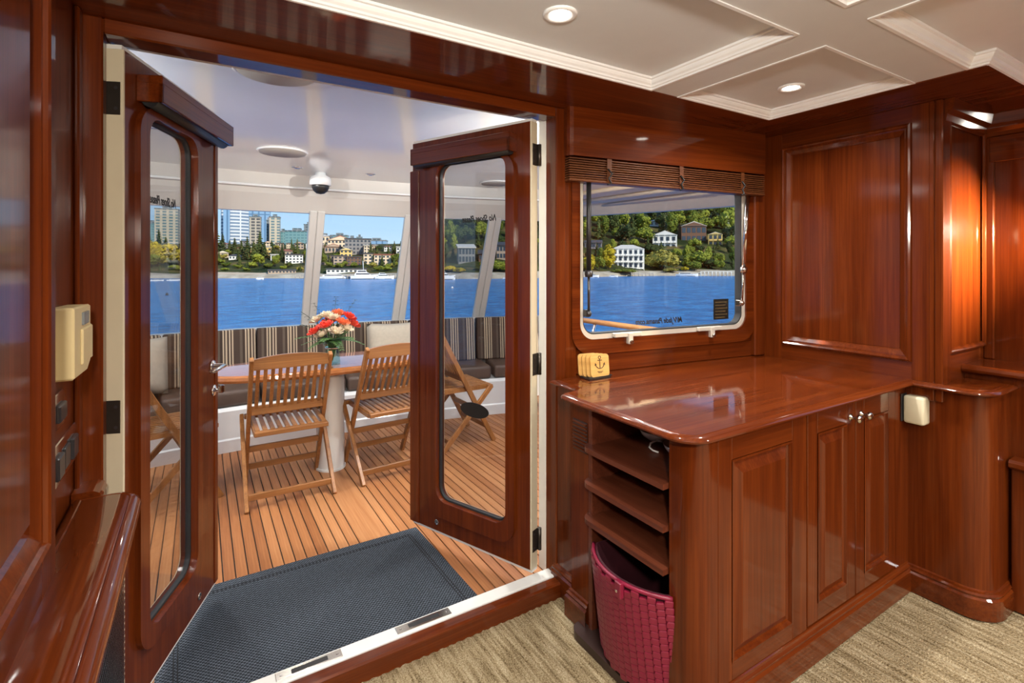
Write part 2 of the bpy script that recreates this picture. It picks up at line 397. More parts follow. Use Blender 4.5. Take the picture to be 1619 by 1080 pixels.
# carpet: ribbed pile in real relief where the camera sees it, plain beyond
def carpet():
    x0, x1, y0, y1, s = 0.20, 3.0, 0.15, 1.665, 0.0085
    nx, ny = int((x1 - x0) / s), int((y1 - y0) / s); V = []; Fc = []
    for j in range(ny + 1):
        for i in range(nx + 1):
            x, y = x0 + (x1 - x0) * i / nx, y0 + (y1 - y0) * j / ny
            h = 0.0022 * math.sin(x * 2 * math.pi / 0.034 + 1.5 * noise.noise((x * 4, y * 3, 0)))
            h += 0.0035 * noise.noise((x * 95, y * 70, 1.0)) + 0.003 * noise.noise((x * 14, y * 5, 4.0))
            V.append((x, y, -0.006 + h))
    for j in range(ny):
        for i in range(nx):
            a = j * (nx + 1) + i; Fc.append((a, a + 1, a + nx + 2, a + nx + 1))
    n = len(V)
    for a, b_, c, d in ((-0.6, x0, -3.3, y1), (x0, x1, -3.3, y0), (x1, 3.1, -3.3, y1)):
        k = len(V); V.extend([(a, c, -0.006), (b_, c, -0.006), (b_, d, -0.006), (a, d, -0.006)]); Fc.append((k, k + 1, k + 2, k + 3))
    me = bpy.data.meshes.new('floor'); me.from_pydata(V, [], Fc)
    for p in me.polygons: p.use_smooth = True
    return obj('floor', me, 'carpet')
struct(carpet(), 'beige ribbed carpet on the saloon floor')

# ceiling: beams, recessed coffers, crown mouldings
ceil = obj('ceiling', B().box(-0.6, 3.1, -3.3, 1.9, 2.10, 2.14), 'ceiling_white'); struct(ceil, 'white coffered saloon ceiling')
ZB = 2.0
for x0, x1, y0, y1 in ((-0.6, 2.2, 0.657, 0.808), (1.447, 1.593, 0.808, 1.36), (1.393, 1.515, -0.8, 0.657), (-0.6, -0.1, -0.8, 0.657), (-0.6, -0.1, 0.808, 1.36), (-0.6, 3.1, -1.0, -0.8), (2.9, 3.1, -0.8, 0.606)):
    obj('ceiling_beam', B().box(x0, x1, y0, y1, ZB, 2.10), 'ceiling_white', ceil)
COF = [[(-0.1, 0.808), (1.447, 0.808), (1.447, 1.36), (-0.1, 1.36)], [(1.593, 0.808), (2.2, 0.808), (2.2, 1.36), (1.593, 1.36)],
       [(-0.1, -0.8), (1.393, -0.8), (1.393, 0.657), (-0.1, 0.657)], [(1.515, -0.8), (2.9, -0.8), (2.9, 0.606), (2.19, 0.606), (2.19, 0.657), (1.515, 0.657)]]
for poly in COF:
    rings = [[(p[0], p[1], z) for p in inset(poly, d)] for d, z in ((-0.003, 2.0), (-0.003, 1.997), (0.007, 1.997), (0.008, 2.003), (0.013, 2.005), (0.014, 2.011), (0.020, 2.016), (0.024, 2.023), (0.025, 2.027), (0.031, 2.029), (0.032, 2.036))]
    obj('crown_moulding', B().loops(rings), 'trim_white', ceil)
    obj('coffer_panel', B().prism(inset(poly, 0.0), 2.036, 2.07), 'ceiling_white', ceil)
obj('ceiling_beam', B().box(-0.6, 3.1, -3.3, -1.0, 2.04, 2.10), 'ceiling_white', ceil)

# dark varnished soffit
sof = obj('trim_1', B().box(-0.6, 2.2, 1.36, 1.90, 1.996, 2.06), 'mahogany_x'); struct(sof, 'dark varnished mahogany soffit over the doors')
obj('soffit_board', B().box(2.2, 3.1, 0.606, 1.90, 1.996, 2.06), 'mahogany_y', sof)

# aft bulkhead with the double door opening
wa = sroot('wall_aft', label='varnished mahogany bulkhead around the double doors')
wobj('door_post', B().box(-0.30, -0.217, 1.70, 1.815, 0.0, 1.996, 0.004), 'mahogany_z', wa)
wobj('door_post', B().box(1.256, 1.307, 1.70, 1.775, 0.0, 1.996, 0.004), 'mahogany_z', wa)
wobj('door_post', B().box(1.300, 1.372, 1.712, 1.82, 0.0, 1.996, 0.003), 'mahogany_z', wa)
wobj('door_head', B().box(-0.217, 1.256, 1.70, 1.785, 1.955, 1.996, 0.004), 'mahogany_x', wa)
wobj('outer_frame', B().box(-0.224, -0.214, 1.800, 1.83, 0.03, 1.985, 0.003).box(1.257, 1.268, 1.776, 1.83, 0.03, 1.985, 0.003).box(-0.222, 1.262, 1.775, 1.83, 1.965, 1.985, 0.003), 'white_paint', wa)
wobj('threshold', B().box(-0.30, 1.307, 1.655, 1.703, -0.02, 0.056, 0.006), 'mahogany_x', wa)
wobj('door_sill', B().box(-0.217, 1.256, 1.700, 1.757, -0.02, 0.061, 0.003), 'white_paint', wa)
for a, b_ in ((0.20, 0.40), (0.585, 0.79)):
    pl = wobj('strike_plate', B().box(a, b_, 1.712, 1.748, 0.0605, 0.0635, 0.001), 'nickel', wa)
    wobj('strike_slot', B().box(a + 0.045, b_ - 0.045, 1.721, 1.739, 0.062, 0.0645), 'black_plastic', wa)
    for q in (a + 0.015, b_ - 0.015): wobj('screw', B().lathe([(0.004, 0.0635), (0.003, 0.065)], (q, 1.73, 0), 8), 'chrome', wa)
# the bulkhead's outside skin
wo = struct(obj('wall_aft_outside', B().box(-3.2, -0.30, 1.78, 1.85, -0.2, 2.1).box(-0.35, 1.32, 1.80, 1.85, 1.985, 2.1).box(1.32, 1.38, 1.80, 1.86, -0.2, 2.1), 'gelcoat'), 'white outer face of the saloon bulkhead')

# window bulkhead, running slightly forward to starboard
WANG = -math.atan(0.12)
ww = sroot('wall_aft_right', (1.30, 1.73, 0), WANG, 'mahogany bulkhead behind the counter')
HO = (0.085, 1.070, 1.020, 1.760, 0.070)
b = B(); ring(b, outer_for(*HO[:4], -0.02, 1.26, 0.0, 2.0, HO[4]), rrect(*HO), 0.0, 0.045); obj('wall_board', b, 'mahogany_x', ww)
HS_ = (0.045, 1.125, 0.985, 1.80, 0.07)
b = B(); ring(b, outer_for(*HS_[:4], 0.02, 1.9, -0.2, 2.1, HS_[4]), rrect(*HS_), 0.046, 0.09); obj('outer_skin', b, 'gelcoat', ww)
b = B(); ring(b, rrect(0.045, 1.135, 0.955, 1.81, 0.10), rrect(*HO), -0.022, 0.002); obj('window_surround', b, 'mahogany_x', ww, smooth=True, angle=35)
b = B()
for z0, z1 in ((0.875, 0.953),): b.box(0.0, 1.14, -0.006, 0.0, z0, z1, 0.002)
obj('backsplash', b, 'mahogany_x', ww)
obj('corner_fillet', B().box(1.125, 1.20, -0.03, 0.02, 0.875, 2.0, 0.006), 'mahogany_z', ww)
val = obj('pelmet', B().prism([(0.0, 0.0), (0.0, -0.055), (0.006, -0.068), (0.02, -0.075), (1.145, -0.075), (1.145, 0.0)], 1.795, 1.996), 'mahogany_x', ww)
win = bpy.data.objects.new('window_1', None); C.objects.link(win); win.location = (1.30, 1.73, 0); win.rotation_euler.z = WANG; struct(win, 'round-cornered saloon window over the counter')
b = B(); ring(b, rrect(*HO), rrect(0.103, 1.052, 1.040, 1.742, 0.058), -0.014, 0.03); obj('window_frame', b, 'frame_metal', win, smooth=True, angle=35)
b = B(); ring(b, rrect(0.101, 1.054, 1.038, 1.744, 0.060), rrect(0.108, 1.047, 1.045, 1.737, 0.055), -0.010, 0.028); obj('gasket', b, 'rubber', win, smooth=True, angle=35)
b = B(); b.loops([[(p[0], y, p[1]) for p in rrect(0.104, 1.051, 1.041, 1.741, 0.056)] for y in (0.014, 0.019)], cap0=True, cap1=True); obj('window_pane', b, 'glass_clear', win)
for u in (0.33, 0.82):
    la = obj('window_latch', B().box(u - 0.075, u + 0.075, -0.034, -0.014, 1.022, 1.042, 0.003).box(u - 0.004, u + 0.022, -0.040, -0.012, 0.990, 1.040, 0.003), 'frame_metal', win)
    obj('latch_pin', B().lathe([(0.008, -0.05), (0.008, -0.022)], (u + 0.009, 0, 1.0), 10, 'y'), 'nickel', la)
def strut(u0, z0, u1, z1, mat1, mat2, y):
    p0, p1 = Vector((u0, y, z0)), Vector((u1, y, z1)); d = p1 - p0
    s = obj('gas_strut', B().tube([p0 + d * 0.32, p1], 0.0105, 10), mat1, win)
    obj('strut_rod', B().tube([p0, p0 + d * 0.34], 0.0055, 8), mat2, s)
    obj('strut_end', B().ball(p0, 0.013, 2).ball(p1, 0.014, 2).box(p1.x - 0.012, p1.x + 0.012, y, y + 0.03, p1.z - 0.012, p1.z + 0.012, 0.003).box(p0.x - 0.012, p0.x + 0.012, y, y + 0.03, p0.z - 0.015, p0.z + 0.015, 0.003), mat2, s)
    obj('strut_clamp', B().lathe([(0.016, -0.014), (0.018, 0), (0.016, 0.014)], p0 + d * 0.3, 12), mat2, s)
strut(0.116, 1.135, 0.116, 1.700, 'black_plastic', 'dark_steel', -0.040)
strut(1.020, 1.150, 1.062, 1.702, 'chrome', 'nickel', -0.040)
tm = text_mesh('web_address', 'M/V Jade Panama.com', 0.036, 0.35)
o = obj('web_address', tm, 'print_black', win, loc=(0.545, 0.0125, 1.078)); o.rotation_euler = (R(90), 0, R(180)); o.rotation_euler = (R(90), 0, 0); o.scale = (-0.86, 1, 1)
st = obj('safety_sticker', B().box(0.885, 0.985, 0.0115, 0.0135, 1.068, 1.170), 'sticker_black', win)
lt = random.Random(3)
for k in range(6):
    u = 0.895; b = B(); z = 1.154 - 0.0152 * k
    while u < 0.975 - 0.012 * (k % 2):
        w = lt.uniform(0.004, 0.010); b.box(u, u + w, 0.0100, 0.0116, z - 0.0035, z + 0.0035); u += w + 0.0028
    obj('sticker_line', b, 'sticker_gold', st)

# starboard wall: one tall raised panel, end post
def moulded_panel(root, u0, u1, z0, z1, fr=0.045, y=0.0, deep=0.012, grain='z', raised=True):
    """moulding ring and field set into a frame whose face lies at local y"""
    P = rect(u0, u1, z0, z1)
    b = B().loops(profile_rings(P, [(0.0, y), (0.003, y - 0.010), (0.010, y - 0.013), (0.016, y - 0.010), (0.020, y - 0.004), (0.026, y - 0.003), (fr - 0.008, y + deep * 0.5), (fr, y + deep)]), smooth=False)
    mo = obj('panel_moulding', b, 'mahogany_' + grain, root)
    P2 = inset(P, fr - 0.002)
    if raised:
        b = B().loops([[(p[0], yy, p[1]) for p in inset(P2, d)] for d, yy in ((0, y + deep), (0.022, y + 0.002), (0.024, y))], cap1=True)
    else:
        b = B().loops([[(p[0], yy, p[1]) for p in inset(P2, d)] for d, yy in ((0, y + deep + 0.01), (0.0, y + deep - 0.004))], cap1=True)
    f = obj('panel_field', b, 'mahogany_z', root)
    return mo, f
def frame_panel(root, U0, U1, Z0, Z1, u0, u1, z0, z1, y=0.0, th=0.022, **k):
    for a, b_ in ((U0, u0), (u1, U1)):
        if b_ - a > 0.001: obj('stile', B().box(a, b_, y, y + th, Z0, Z1, 0.0015), 'mahogany_z', root)
    for a, b_ in ((Z0, z0), (z1, Z1)):
        if b_ - a > 0.001: obj('rail', B().box(u0 - 0.0015, u1 + 0.0015, y, y + th, a, b_, 0.0015), 'mahogany_x', root)
    return moulded_panel(root, u0 - 0.002, u1 + 0.002, z0 - 0.002, z1 + 0.002, y=y, **k)
wr = sroot('wall_right', (2.49, 1.62, 0), R(-90), 'tall mahogany raised panel wall right of the counter')
frame_panel(wr, 0.0, 0.755, 0.80, 1.996, 0.150, 0.695, 0.945, 1.925, raised=False, fr=0.05, deep=0.016)
obj('end_post', B().box(0.775, 0.800, -0.006, 0.075, 0.80, 1.996, 0.004).box(0.755, 0.772, -0.006, 0.03, 0.80, 1.996, 0.003).box(0.772, 0.792, -0.004, 0.03, 0.80, 1.996, 0.006, 2), 'mahogany_z', wr)
obj('wall_backing', B().box(-0.1, 0.79, 0.024, 0.06, 0.0, 1.996), 'mahogany_z', wr)
# niche beyond it: panel facing forward, side wall with a port, ledge
wn_ = sroot('wall_niche', (2.49, 0.83, 0), 0.0, 'orange lit mahogany panel inside the window niche')
frame_panel(wn_, 0.0, 0.50, 0.86, 1.996, 0.065, 0.46, 0.985, 1.93, raised=False, fr=0.022, deep=0.008)
obj('niche_cornice', B().loops([[(x, y, z) for y, z in ((0, 1.905), (-0.012, 1.915), (-0.016, 1.94), (-0.032, 1.955), (-0.040, 1.996), (0, 1.996))] for x in (0.02, 0.47)], cap0=True, cap1=True), 'mahogany_x', wn_)
ws = sroot('wall_side', (2.97, 0.83, 0), R(-90), 'dark mahogany side wall of the niche')
PO = (0.245, 0.735, 0.98, 1.86, 0.05)
b = B(); ring(b, outer_for(*PO[:4], -0.03, 4.2, -0.1, 2.1, PO[4]), rrect(*PO), 0.0, 0.05); obj('wall_board', b, 'mahogany_z', ws)
obj('side_cornice', B().loops([[(x, y, z) for y, z in ((0, 1.895), (-0.014, 1.905), (-0.018, 1.92), (-0.034, 1.935), (-0.040, 1.996), (0, 1.996))] for x in (0.0, 3.6)], cap0=True, cap1=True), 'mahogany_x', ws)
obj('side_pelmet', B().box(0.02, 0.235, -0.022, 0.002, 1.79, 1.90, 0.003), 'mahogany_x', ws)
obj('side_post', B().box(0.0, 0.035, -0.02, 0.0, 0.93, 1.90, 0.004), 'mahogany_z', ws)
b = B(); ring(b, rrect(*PO), rrect(PO[0] + 0.02, PO[1] - 0.02, PO[2] + 0.02, PO[3] - 0.02, 0.035), -0.01, 0.04); obj('port_frame', b, 'frame_metal', ws)
b = B(); b.loops([[(p[0], y, p[1]) for p in rrect(PO[0] + 0.01, PO[1] - 0.01, PO[2] + 0.01, PO[3] - 0.01, 0.04)] for y in (0.016, 0.021)], cap0=True, cap1=True); obj('port_pane', b, 'glass_clear', ws)
led = sroot('trim_2', (0, 0, 0), 0.0, 'varnished ledge along the niche wall')
obj('ledge_top', B().loops([[(x, y, z) for x, z in ((2.97, 0.895), (2.712, 0.895), (2.700, 0.903), (2.697, 0.913), (2.702, 0.924), (2.714, 0.930), (2.97, 0.930))] for y in (0.829, -3.0)], cap0=True, cap1=True), 'mahogany_y', led)
obj('ledge_apron', B().box(2.735, 2.97, -3.0, 0.829, 0.0, 0.895), 'mahogany_z', led)
obj('ledge_rail', B().loops([[(x, y, z) for x, z in ((2.74, 0.555), (2.672, 0.555), (2.660, 0.565), (2.660, 0.580), (2.670, 0.590), (2.74, 0.590))] for y in (0.675, -3.0)], cap0=True, cap1=True), 'mahogany_y', led)
obj('ledge_base', B().box(2.69, 2.74, -3.0, 0.675, 0.0, 0.555, 0.004), 'mahogany_z', led)
# rounded lower column at the end of the counter
def arc(cx, cy, r, a0, a1, n=10): return [(cx + r * math.cos(R(a0 + (a1 - a0) * k / n)), cy + r * math.sin(R(a0 + (a1 - a0) * k / n))) for k in range(n + 1)]
wc = sroot('wall_column', (0, 0, 0), 0.0, 'rounded mahogany end column below the counter')
colp = [(2.51, 0.98)] + arc(2.60, 0.775, 0.09, 180, 270) + [(2.75, 0.685), (2.75, 0.98)]
obj('column_body', B().prism(colp, 0.0, 0.8475), 'mahogany_z', wc, smooth=True, angle=40)
def skirting(path, name, root, h=0.108):
    """moulded baseboard following a path; the wall is to the path's left"""
    prof = [(0.0, h), (0.006, h - 0.004), (0.008, h - 0.012), (0.014, h - 0.018), (0.012, h - 0.026), (0.018, h - 0.034), (0.018, 0.0)]
    n = len(path); rings = []
    for i in range(n):
        a = Vector(path[max(i - 1, 0)]); c = Vector(path[i]); d = Vector(path[min(i + 1, n - 1)])
        t0 = (c - a).normalized() if i else (d - c).normalized(); t1 = (d - c).normalized() if i < n - 1 else t0
        n0 = Vector((t0.y, -t0.x)); n1 = Vector((t1.y, -t1.x)); m_ = n0 + n1; m_ = m_ / m_.dot(n0)
        rings.append([(c.x + m_.x * o, c.y + m_.y * o, z) for o, z in prof])
    return obj(name, B().loops(rings, closed=False, smooth=False), 'mahogany_x', root)
struct(skirting([(2.51, 0.947)] + arc(2.60, 0.775, 0.09, 180, 270) + [(2.735, 0.685)], 'baseboard_right', None), 'moulded baseboard round the end column')

# port side: wall with switches, tall panelled cupboard front, console
wl_ = sroot('wall_left', (-0.27, 0, 0), R(90), 'varnished mahogany wall left of the doors')
obj('wall_board', B().box(-3.3, 1.80, 0.0, 0.04, 0.0, 1.996), 'mahogany_z', wl_)
obj('corner_bead', B().box(1.655, 1.70, -0.012, 0.0, 0.0, 1.996, 0.004), 'mahogany_z', wl_)
lk = sroot('wall_panel_left', (-0.228, 0, 0), R(90), 'tall raised mahogany panel at the left edge')
frame_panel(lk, -0.6, 1.246, 0.775, 1.996, 0.25, 1.153, 0.865, 1.93, raised=True, fr=0.055, deep=0.014, th=0.04)
obj('rounded_edge', B().lathe([(0.012, 0.78), (0.012, 1.995)], (1.238, 0.013, 0), 12), 'mahogany_z', lk)
struct(obj('wall_front', B().box(-0.6, 3.1, -3.36, -3.3, -0.1, 2.1), 'mahogany_x'), 'forward saloon wall')
# ------------------------------------------------------------------ the two glazed doors
def door_leaf(name, hinge, dvec, W, gl, mold, n_side, cassette, label):
    """local x runs from the hinge to the free edge, local -y faces the saloon side; z up"""
    ang = math.atan2(dvec[1], dvec[0])
    root = sroot(name, (hinge[0], hinge[1], 0), ang, label)
    s = n_side                                     # +1: the inner face is local -y, -1: it is local +y
    Y = lambda a, b_: (min(s * a, s * b_), max(s * a, s * b_))
    Z0, Z1, TH = 0.085, 1.935, 0.042
    g0, g1, gz0, gz1 = gl; m0, m1, mz0, mz1 = mold; r = 0.06
    b = B(); y0, y1 = Y(0.0, TH); ring(b, outer_for(g0, g1, gz0, gz1, 0.004, W, Z0, Z1, r), rrect(g0, g1, gz0, gz1, r), y0, y1)
    leaf = obj('door_leaf', b, 'mahogany_z', root)
    b = B(); y0, y1 = Y(-0.016, 0.001); ring(b, rrect(m0, m1, mz0, mz1, 0.085), rrect(g0, g1, gz0, gz1, r), y0, y1)
    obj('glazing_moulding', b, 'mahogany_z', root, smooth=True, angle=35)
    b = B(); y0, y1 = Y(0.008, 0.024); ring(b, rrect(g0, g1, gz0, gz1, r), rrect(g0 + 0.008, g1 - 0.008, gz0 + 0.008, gz1 - 0.008, r - 0.006), y0, y1)
    obj('gasket', b, 'rubber', root, smooth=True, angle=35)
    b = B(); b.loops([[(p[0], s * yy, p[1]) for p in rrect(g0 + 0.002, g1 - 0.002, gz0 + 0.002, gz1 - 0.002, r)] for yy in (0.016, 0.021)], cap0=True, cap1=True)
    obj('door_pane', b, 'glass_door', root)
    y0, y1 = Y(0.0, TH)
    obj('hinge_edge', B().box(-0.002, 0.006, y0 - 0.001, y1 + 0.001, Z0, Z1, 0.001), 'cream_paint', root)
    y0, y1 = Y(0.004, TH)
    obj('edge_strip', B().box(0.0, W, y0, y1, Z0 - 0.012, Z0 + 0.001).box(0.0, W, y0, y1, Z1 - 0.001, Z1 + 0.012), 'white_paint', root)
    y0, y1 = Y(TH - 0.001, TH + 0.002)
    b = B(); ring(b, outer_for(g0, g1, gz0, gz1, 0.0, W, Z0, Z1, r), rrect(g0, g1, gz0, gz1, r), y0, y1); obj('outer_face', b, 'cream_paint', root)
    c0, c1, cp = cassette
    y0, y1 = Y(-cp, 0.0)
    ca = obj('shade_cassette', B().box(c0, c1, y0, y1, 1.868, 1.892, 0.002).box(c0, c1, y0 if s > 0 else y1 - 0.012, y0 + 0.012 if s > 0 else y1, 1.815, 1.870, 0.002).box(c0, c0 + 0.012, y0, y1, 1.815, 1.870, 0.002).box(c1 - 0.012, c1, y0, y1, 1.815, 1.870, 0.002), 'mahogany_x', root)
    obj('shade_roll', B().tube([(c0 + 0.012, -s * 0.030, 1.826), (c1 - 0.012, -s * 0.030, 1.826)], 0.024, 14), 'black_plastic', ca)
    for hz in (1.80, 0.93, 0.20):
        yy = s * TH
        h = obj('hinge', B().box(-0.004, -0.001, *Y(0.006, TH), hz - 0.045, hz + 0.045, 0.001), 'bronze', root)
        obj('hinge_knuckle', B().tube([(-0.010, yy + s * 0.004, hz - 0.045), (-0.010, yy + s * 0.004, hz + 0.045)], 0.0085, 10), 'bronze', h)
        for q in (-0.028, 0.028): obj('screw', B().lathe([(0.005, -0.0055), (0.004, -0.004)], (0, s * 0.016, hz + q), 8, 'x'), 'dark_steel', h)
    return root, leaf, s
d1, leaf1, s1 = door_leaf('door_1', (-0.179, 1.745), (0.3634, 0.9316), 0.650, (0.107, 0.438, 0.256, 1.786), (0.056, 0.478, 0.205, 1.812), 1, (0.064, 0.634, 0.068), 'left glazed mahogany door swung open outwards')
d2, leaf2, s2 = door_leaf('door_2', (1.162, 1.744), (-0.384, 0.923), 0.700, (0.122, 0.530, 0.236, 1.815), (0.078, 0.592, 0.160, 1.822), -1, (0.072, 0.655, 0.060), 'right glazed mahogany door swung open outwards')
# astragal on the right door, fittings
obj('astragal', B().box(0.655, 0.716, -0.052, 0.006, 0.085, 1.80, 0.003), 'mahogany_z', d2)
obj('astragal', B().box(0.622, 0.653, -0.004, 0.046, 0.085, 1.935, 0.003), 'mahogany_z', d1)
for d, u, yy in ((d1, 0.486, -1), (d2, 0.537, 1)):
    o = obj('flush_bolt', B().lathe([(0.013, 0.0), (0.013, yy * 0.003), (0.009, yy * 0.004), (0.008, yy * 0.001), (0.004, yy * 0.003)], (u, 0, 0.125), 14, 'y'), 'nickel', d)
hd = obj('door_handle', B().lathe([(0.024, 0.0), (0.024, -0.006), (0.018, -0.010), (0.010, -0.012), (0.009, -0.045)], (0.600, 0, 0.948), 16, 'y').tube([(0.600, -0.042, 0.948), (0.590, -0.050, 0.951), (0.53, -0.054, 0.952), (0.495, -0.050, 0.949), (0.488, -0.032, 0.948)], 0.0075, 8), 'chrome', d1)
obj('thumb_lock', B().lathe([(0.022, 0.0), (0.022, -0.005), (0.015, -0.009), (0.007, -0.010), (0.007, -0.022)], (0.615, 0, 0.850), 16, 'y').box(0.609, 0.621, -0.040, -0.020, 0.840, 0.870, 0.003), 'chrome', d1)
for d, u, yy, sx in ((d1, 0.256, 0.0145, 1), (d2, 0.290, -0.0145, -1)):
    tmx = text_mesh('door_notice', 'No Shoes Please', 0.040, 0.35)
    o = obj('door_notice', tmx, 'print_black', d, loc=(u, yy, 1.548)); o.rotation_euler = (R(90), 0, 0); o.scale = ((-0.62, 1, 1) if sx > 0 else (0.72, 1, 1))
o = obj('oval_decal', B().lathe([(0.001, 0.012), (1.0, 0.012), (1.0, 0.010), (0.001, 0.010)], (0, 0, 0), 32, 'y', smooth=False), 'sticker_black', d2, loc=(0.318, -0.0255, 0.687)); o.scale = (0.083, 1, 0.034)

# ------------------------------------------------------------------ sideboard, countertop
sb = thing('sideboard_cabinet', 'built-in mahogany cabinet with open shelves and two panelled doors under the counter', 'cabinet', (1.278, 0.945, 0))
wobj('corner_post', B().prism([(1.188, 1.045), (1.188, 1.005)] + arc(1.246, 1.003, 0.058, 180, 270) + [(1.277, 0.945), (1.277, 1.045)], 0.03, 0.848), 'mahogany_z', sb, smooth=True, angle=30)
ex = lambda a, b_: (a - 1.278, b_ - 1.278)
def cab_door(U0, U1, mg=0.062):
    """framed raised panel on the cabinet front, built under its own part"""
    u0, u1 = ex(U0, U1)
    d = obj('cabinet_door', B().box(u0, u1, 0.012, 0.03, 0.118, 0.836), 'mahogany_z', sb)
    for a, b_ in ((u0, u0 + mg), (u1 - mg, u1)): obj('stile', B().box(a, b_, 0.0, 0.014, 0.118, 0.836, 0.002), 'mahogany_z', d)
    for a, b_ in ((0.118, 0.178), (0.762, 0.836)): obj('rail', B().box(u0 + mg - 0.001, u1 - mg + 0.001, 0.0, 0.014, a, b_, 0.002), 'mahogany_x', d)
    P = rect(u0 + mg, u1 - mg, 0.178, 0.762)
    b = B().loops([[(p[0], yy, p[1]) for p in inset(P, q)] for q, yy in ((-0.001, -0.002), (0.006, -0.003), (0.010, 0.006), (0.014, 0.009), (0.040, -0.002), (0.042, -0.003))], cap1=True)
    obj('raised_panel', b, 'mahogany_z', d)
    return d
u0, u1 = ex(1.278, 1.745)
fx = obj('fixed_panel', B().box(u0, u1, 0.012, 0.03, 0.112, 0.848), 'mahogany_z', sb)
for a, b_ in ((u0 + 0.002, u0 + 0.066), (u1 - 0.086, u1)): obj('stile', B().box(a, b_, 0.0, 0.014, 0.112, 0.848, 0.002), 'mahogany_z', fx)
for a, b_ in ((0.112, 0.165), (0.766, 0.848)): obj('rail', B().box(u0 + 0.065, u1 - 0.085, 0.0, 0.014, a, b_, 0.002), 'mahogany_x', fx)
P = rect(u0 + 0.066, u1 - 0.086, 0.165, 0.766)
obj('raised_panel', B().loops([[(p[0], yy, p[1]) for p in inset(P, q)] for q, yy in ((-0.001, -0.002), (0.006, -0.003), (0.010, 0.008), (0.016, 0.011), (0.044, -0.003), (0.046, -0.004))], cap1=True), 'mahogany_z', fx)
da = cab_door(1.752, 2.072); db = cab_door(2.078, 2.395)
def knob(d, x, z):
    obj('knob', B().lathe([(0.013, 0.0), (0.013, -0.003), (0.006, -0.006), (0.005, -0.018), (0.010, -0.022), (0.015, -0.028), (0.015, -0.034), (0.009, -0.039), (0.001, -0.040)], (x - 1.278, 0, z), 16, 'y'), 'nickel', d)
knob(da, 2.035, 0.785); knob(db, 2.112, 0.785)
obj('filler', B().box(*ex(2.398, 2.515), 0.001, 0.03, 0.112, 0.848), 'mahogany_z', sb)
b = B(); n0 = 1.278
obj('plinth', B().box(*ex(1.24, 2.52), 0.0, 0.06, 0.0, 0.112), 'mahogany_x', sb)
prof = [(0.0, 0.112), (-0.004, 0.110), (-0.006, 0.104), (-0.012, 0.098), (-0.011, 0.090), (-0.017, 0.082), (-0.017, 0.0)]
obj('plinth_moulding', B().loops([[(x - 1.278, y, z) for y, z in prof] for x in (1.24, 2.5)], closed=False), 'mahogany_x', sb)
# open compartment
wobj('side_board', B().box(1.20, 1.62, 1.030, 1.046, 0.0, 0.848), 'mahogany_worn_y', sb)
wobj('back_board', B().box(1.60, 1.62, 1.045, 1.43, 0.0, 0.848), 'mahogany_worn_y', sb)
wobj('side_board', B().box(1.205, 1.62, 1.415, 1.435, 0.0, 0.848, 0.002), 'mahogany_worn_y', sb)
shp = lambda x: [(1.61, 1.050), (1.61, 1.412), (1.215, 1.412), (1.215, 1.437)] + arc(x + 0.05, 1.392, 0.046, 90, 180, 6) + [(x + 0.004, 1.05)]
for z in (0.695, 0.568, 0.441):
    wobj('shelf', B().prism(shp(1.162)[::-1], z - 0.017, z, bev=0.0), 'mahogany_worn_y', sb)
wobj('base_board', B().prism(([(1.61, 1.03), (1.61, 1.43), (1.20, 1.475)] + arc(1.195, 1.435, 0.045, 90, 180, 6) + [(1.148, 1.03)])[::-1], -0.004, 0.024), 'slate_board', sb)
# vented end piece
lp = wobj('vent_panel', B().box(1.212, 1.26, 1.434, 1.545, 0.0, 0.848, 0.002), 'mahogany_z', sb)
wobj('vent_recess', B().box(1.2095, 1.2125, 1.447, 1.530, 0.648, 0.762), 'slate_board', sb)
for k in range(8):
    z = 0.655 + 0.0135 * k
    b = B().loops([[(1.2085 + 0.002, y, z), (1.203, y, z + 0.002), (1.2025, y, z + 0.006), (1.2105, y, z + 0.008)] for y in (1.449, 1.528)], cap0=True, cap1=True)
    wobj('vent_slat', b, 'mahogany_y', sb)
wobj('return_panel', B().box(1.262, 1.31, 1.54, 1.74, 0.0, 0.848), 'mahogany_z', sb)
sk = skirting([(1.262, 1.72), (1.262, 1.545), (1.212, 1.545), (1.212, 1.44)], 'vent_skirting', None); sk.parent = sb; sk.location = (-1.278, -0.945, 0)

ctop = [(1.220, 1.6985), (1.220, 1.535), (1.205, 1.525)] + arc(1.165, 1.465, 0.050, 75, 180, 8) + arc(1.200, 0.990, 0.085, 180, 270, 10) + [(2.452, 0.905), (2.452, 0.775)] + arc(2.555, 0.765, 0.103, 180, 270, 10)[1:] + [(2.734, 0.662), (2.734, 0.829), (2.489, 0.829), (2.489, 1.586), (1.374, 1.7195), (1.374, 1.6985)]
def nose(poly, z0, z1):
    pr = [(0.022, z0), (0.008, z0 + 0.003), (0.001, z0 + (z1 - z0) * 0.3), (0.0, z0 + (z1 - z0) * 0.5), (0.004, z1 - (z1 - z0) * 0.25), (0.012, z1 - 0.002), (0.022, z1), (0.0245, z1 - 0.0015), (0.027, z1)]
    return [[(p[0], p[1], z) for p in inset(poly, d)] for d, z in pr]
from mathutils.geometry import tessellate_polygon
def worktop(poly, n, z0, z1):
    """bullnose along the first n points of poly, plain butt edges along the rest"""
    rings = [r[:n] for r in nose(poly, z0, z1)]; b = B(); b.loops(rings, closed=False, smooth=True)
    for r, z, up in ((rings[0], z0, False), (rings[-1], z1, True)):
        P = [Vector(p) for p in r] + [Vector((p[0], p[1], z)) for p in poly[n:]]; vs_ = [b.bm.verts.new(p) for p in P]
        for tri in tessellate_polygon([P]): b.bm.faces.new([vs_[i] for i in tri])
    bmesh.ops.remove_doubles(b.bm, verts=b.bm.verts, dist=0.0002)
    bmesh.ops.recalc_face_normals(b.bm, faces=b.bm.faces)
    return b
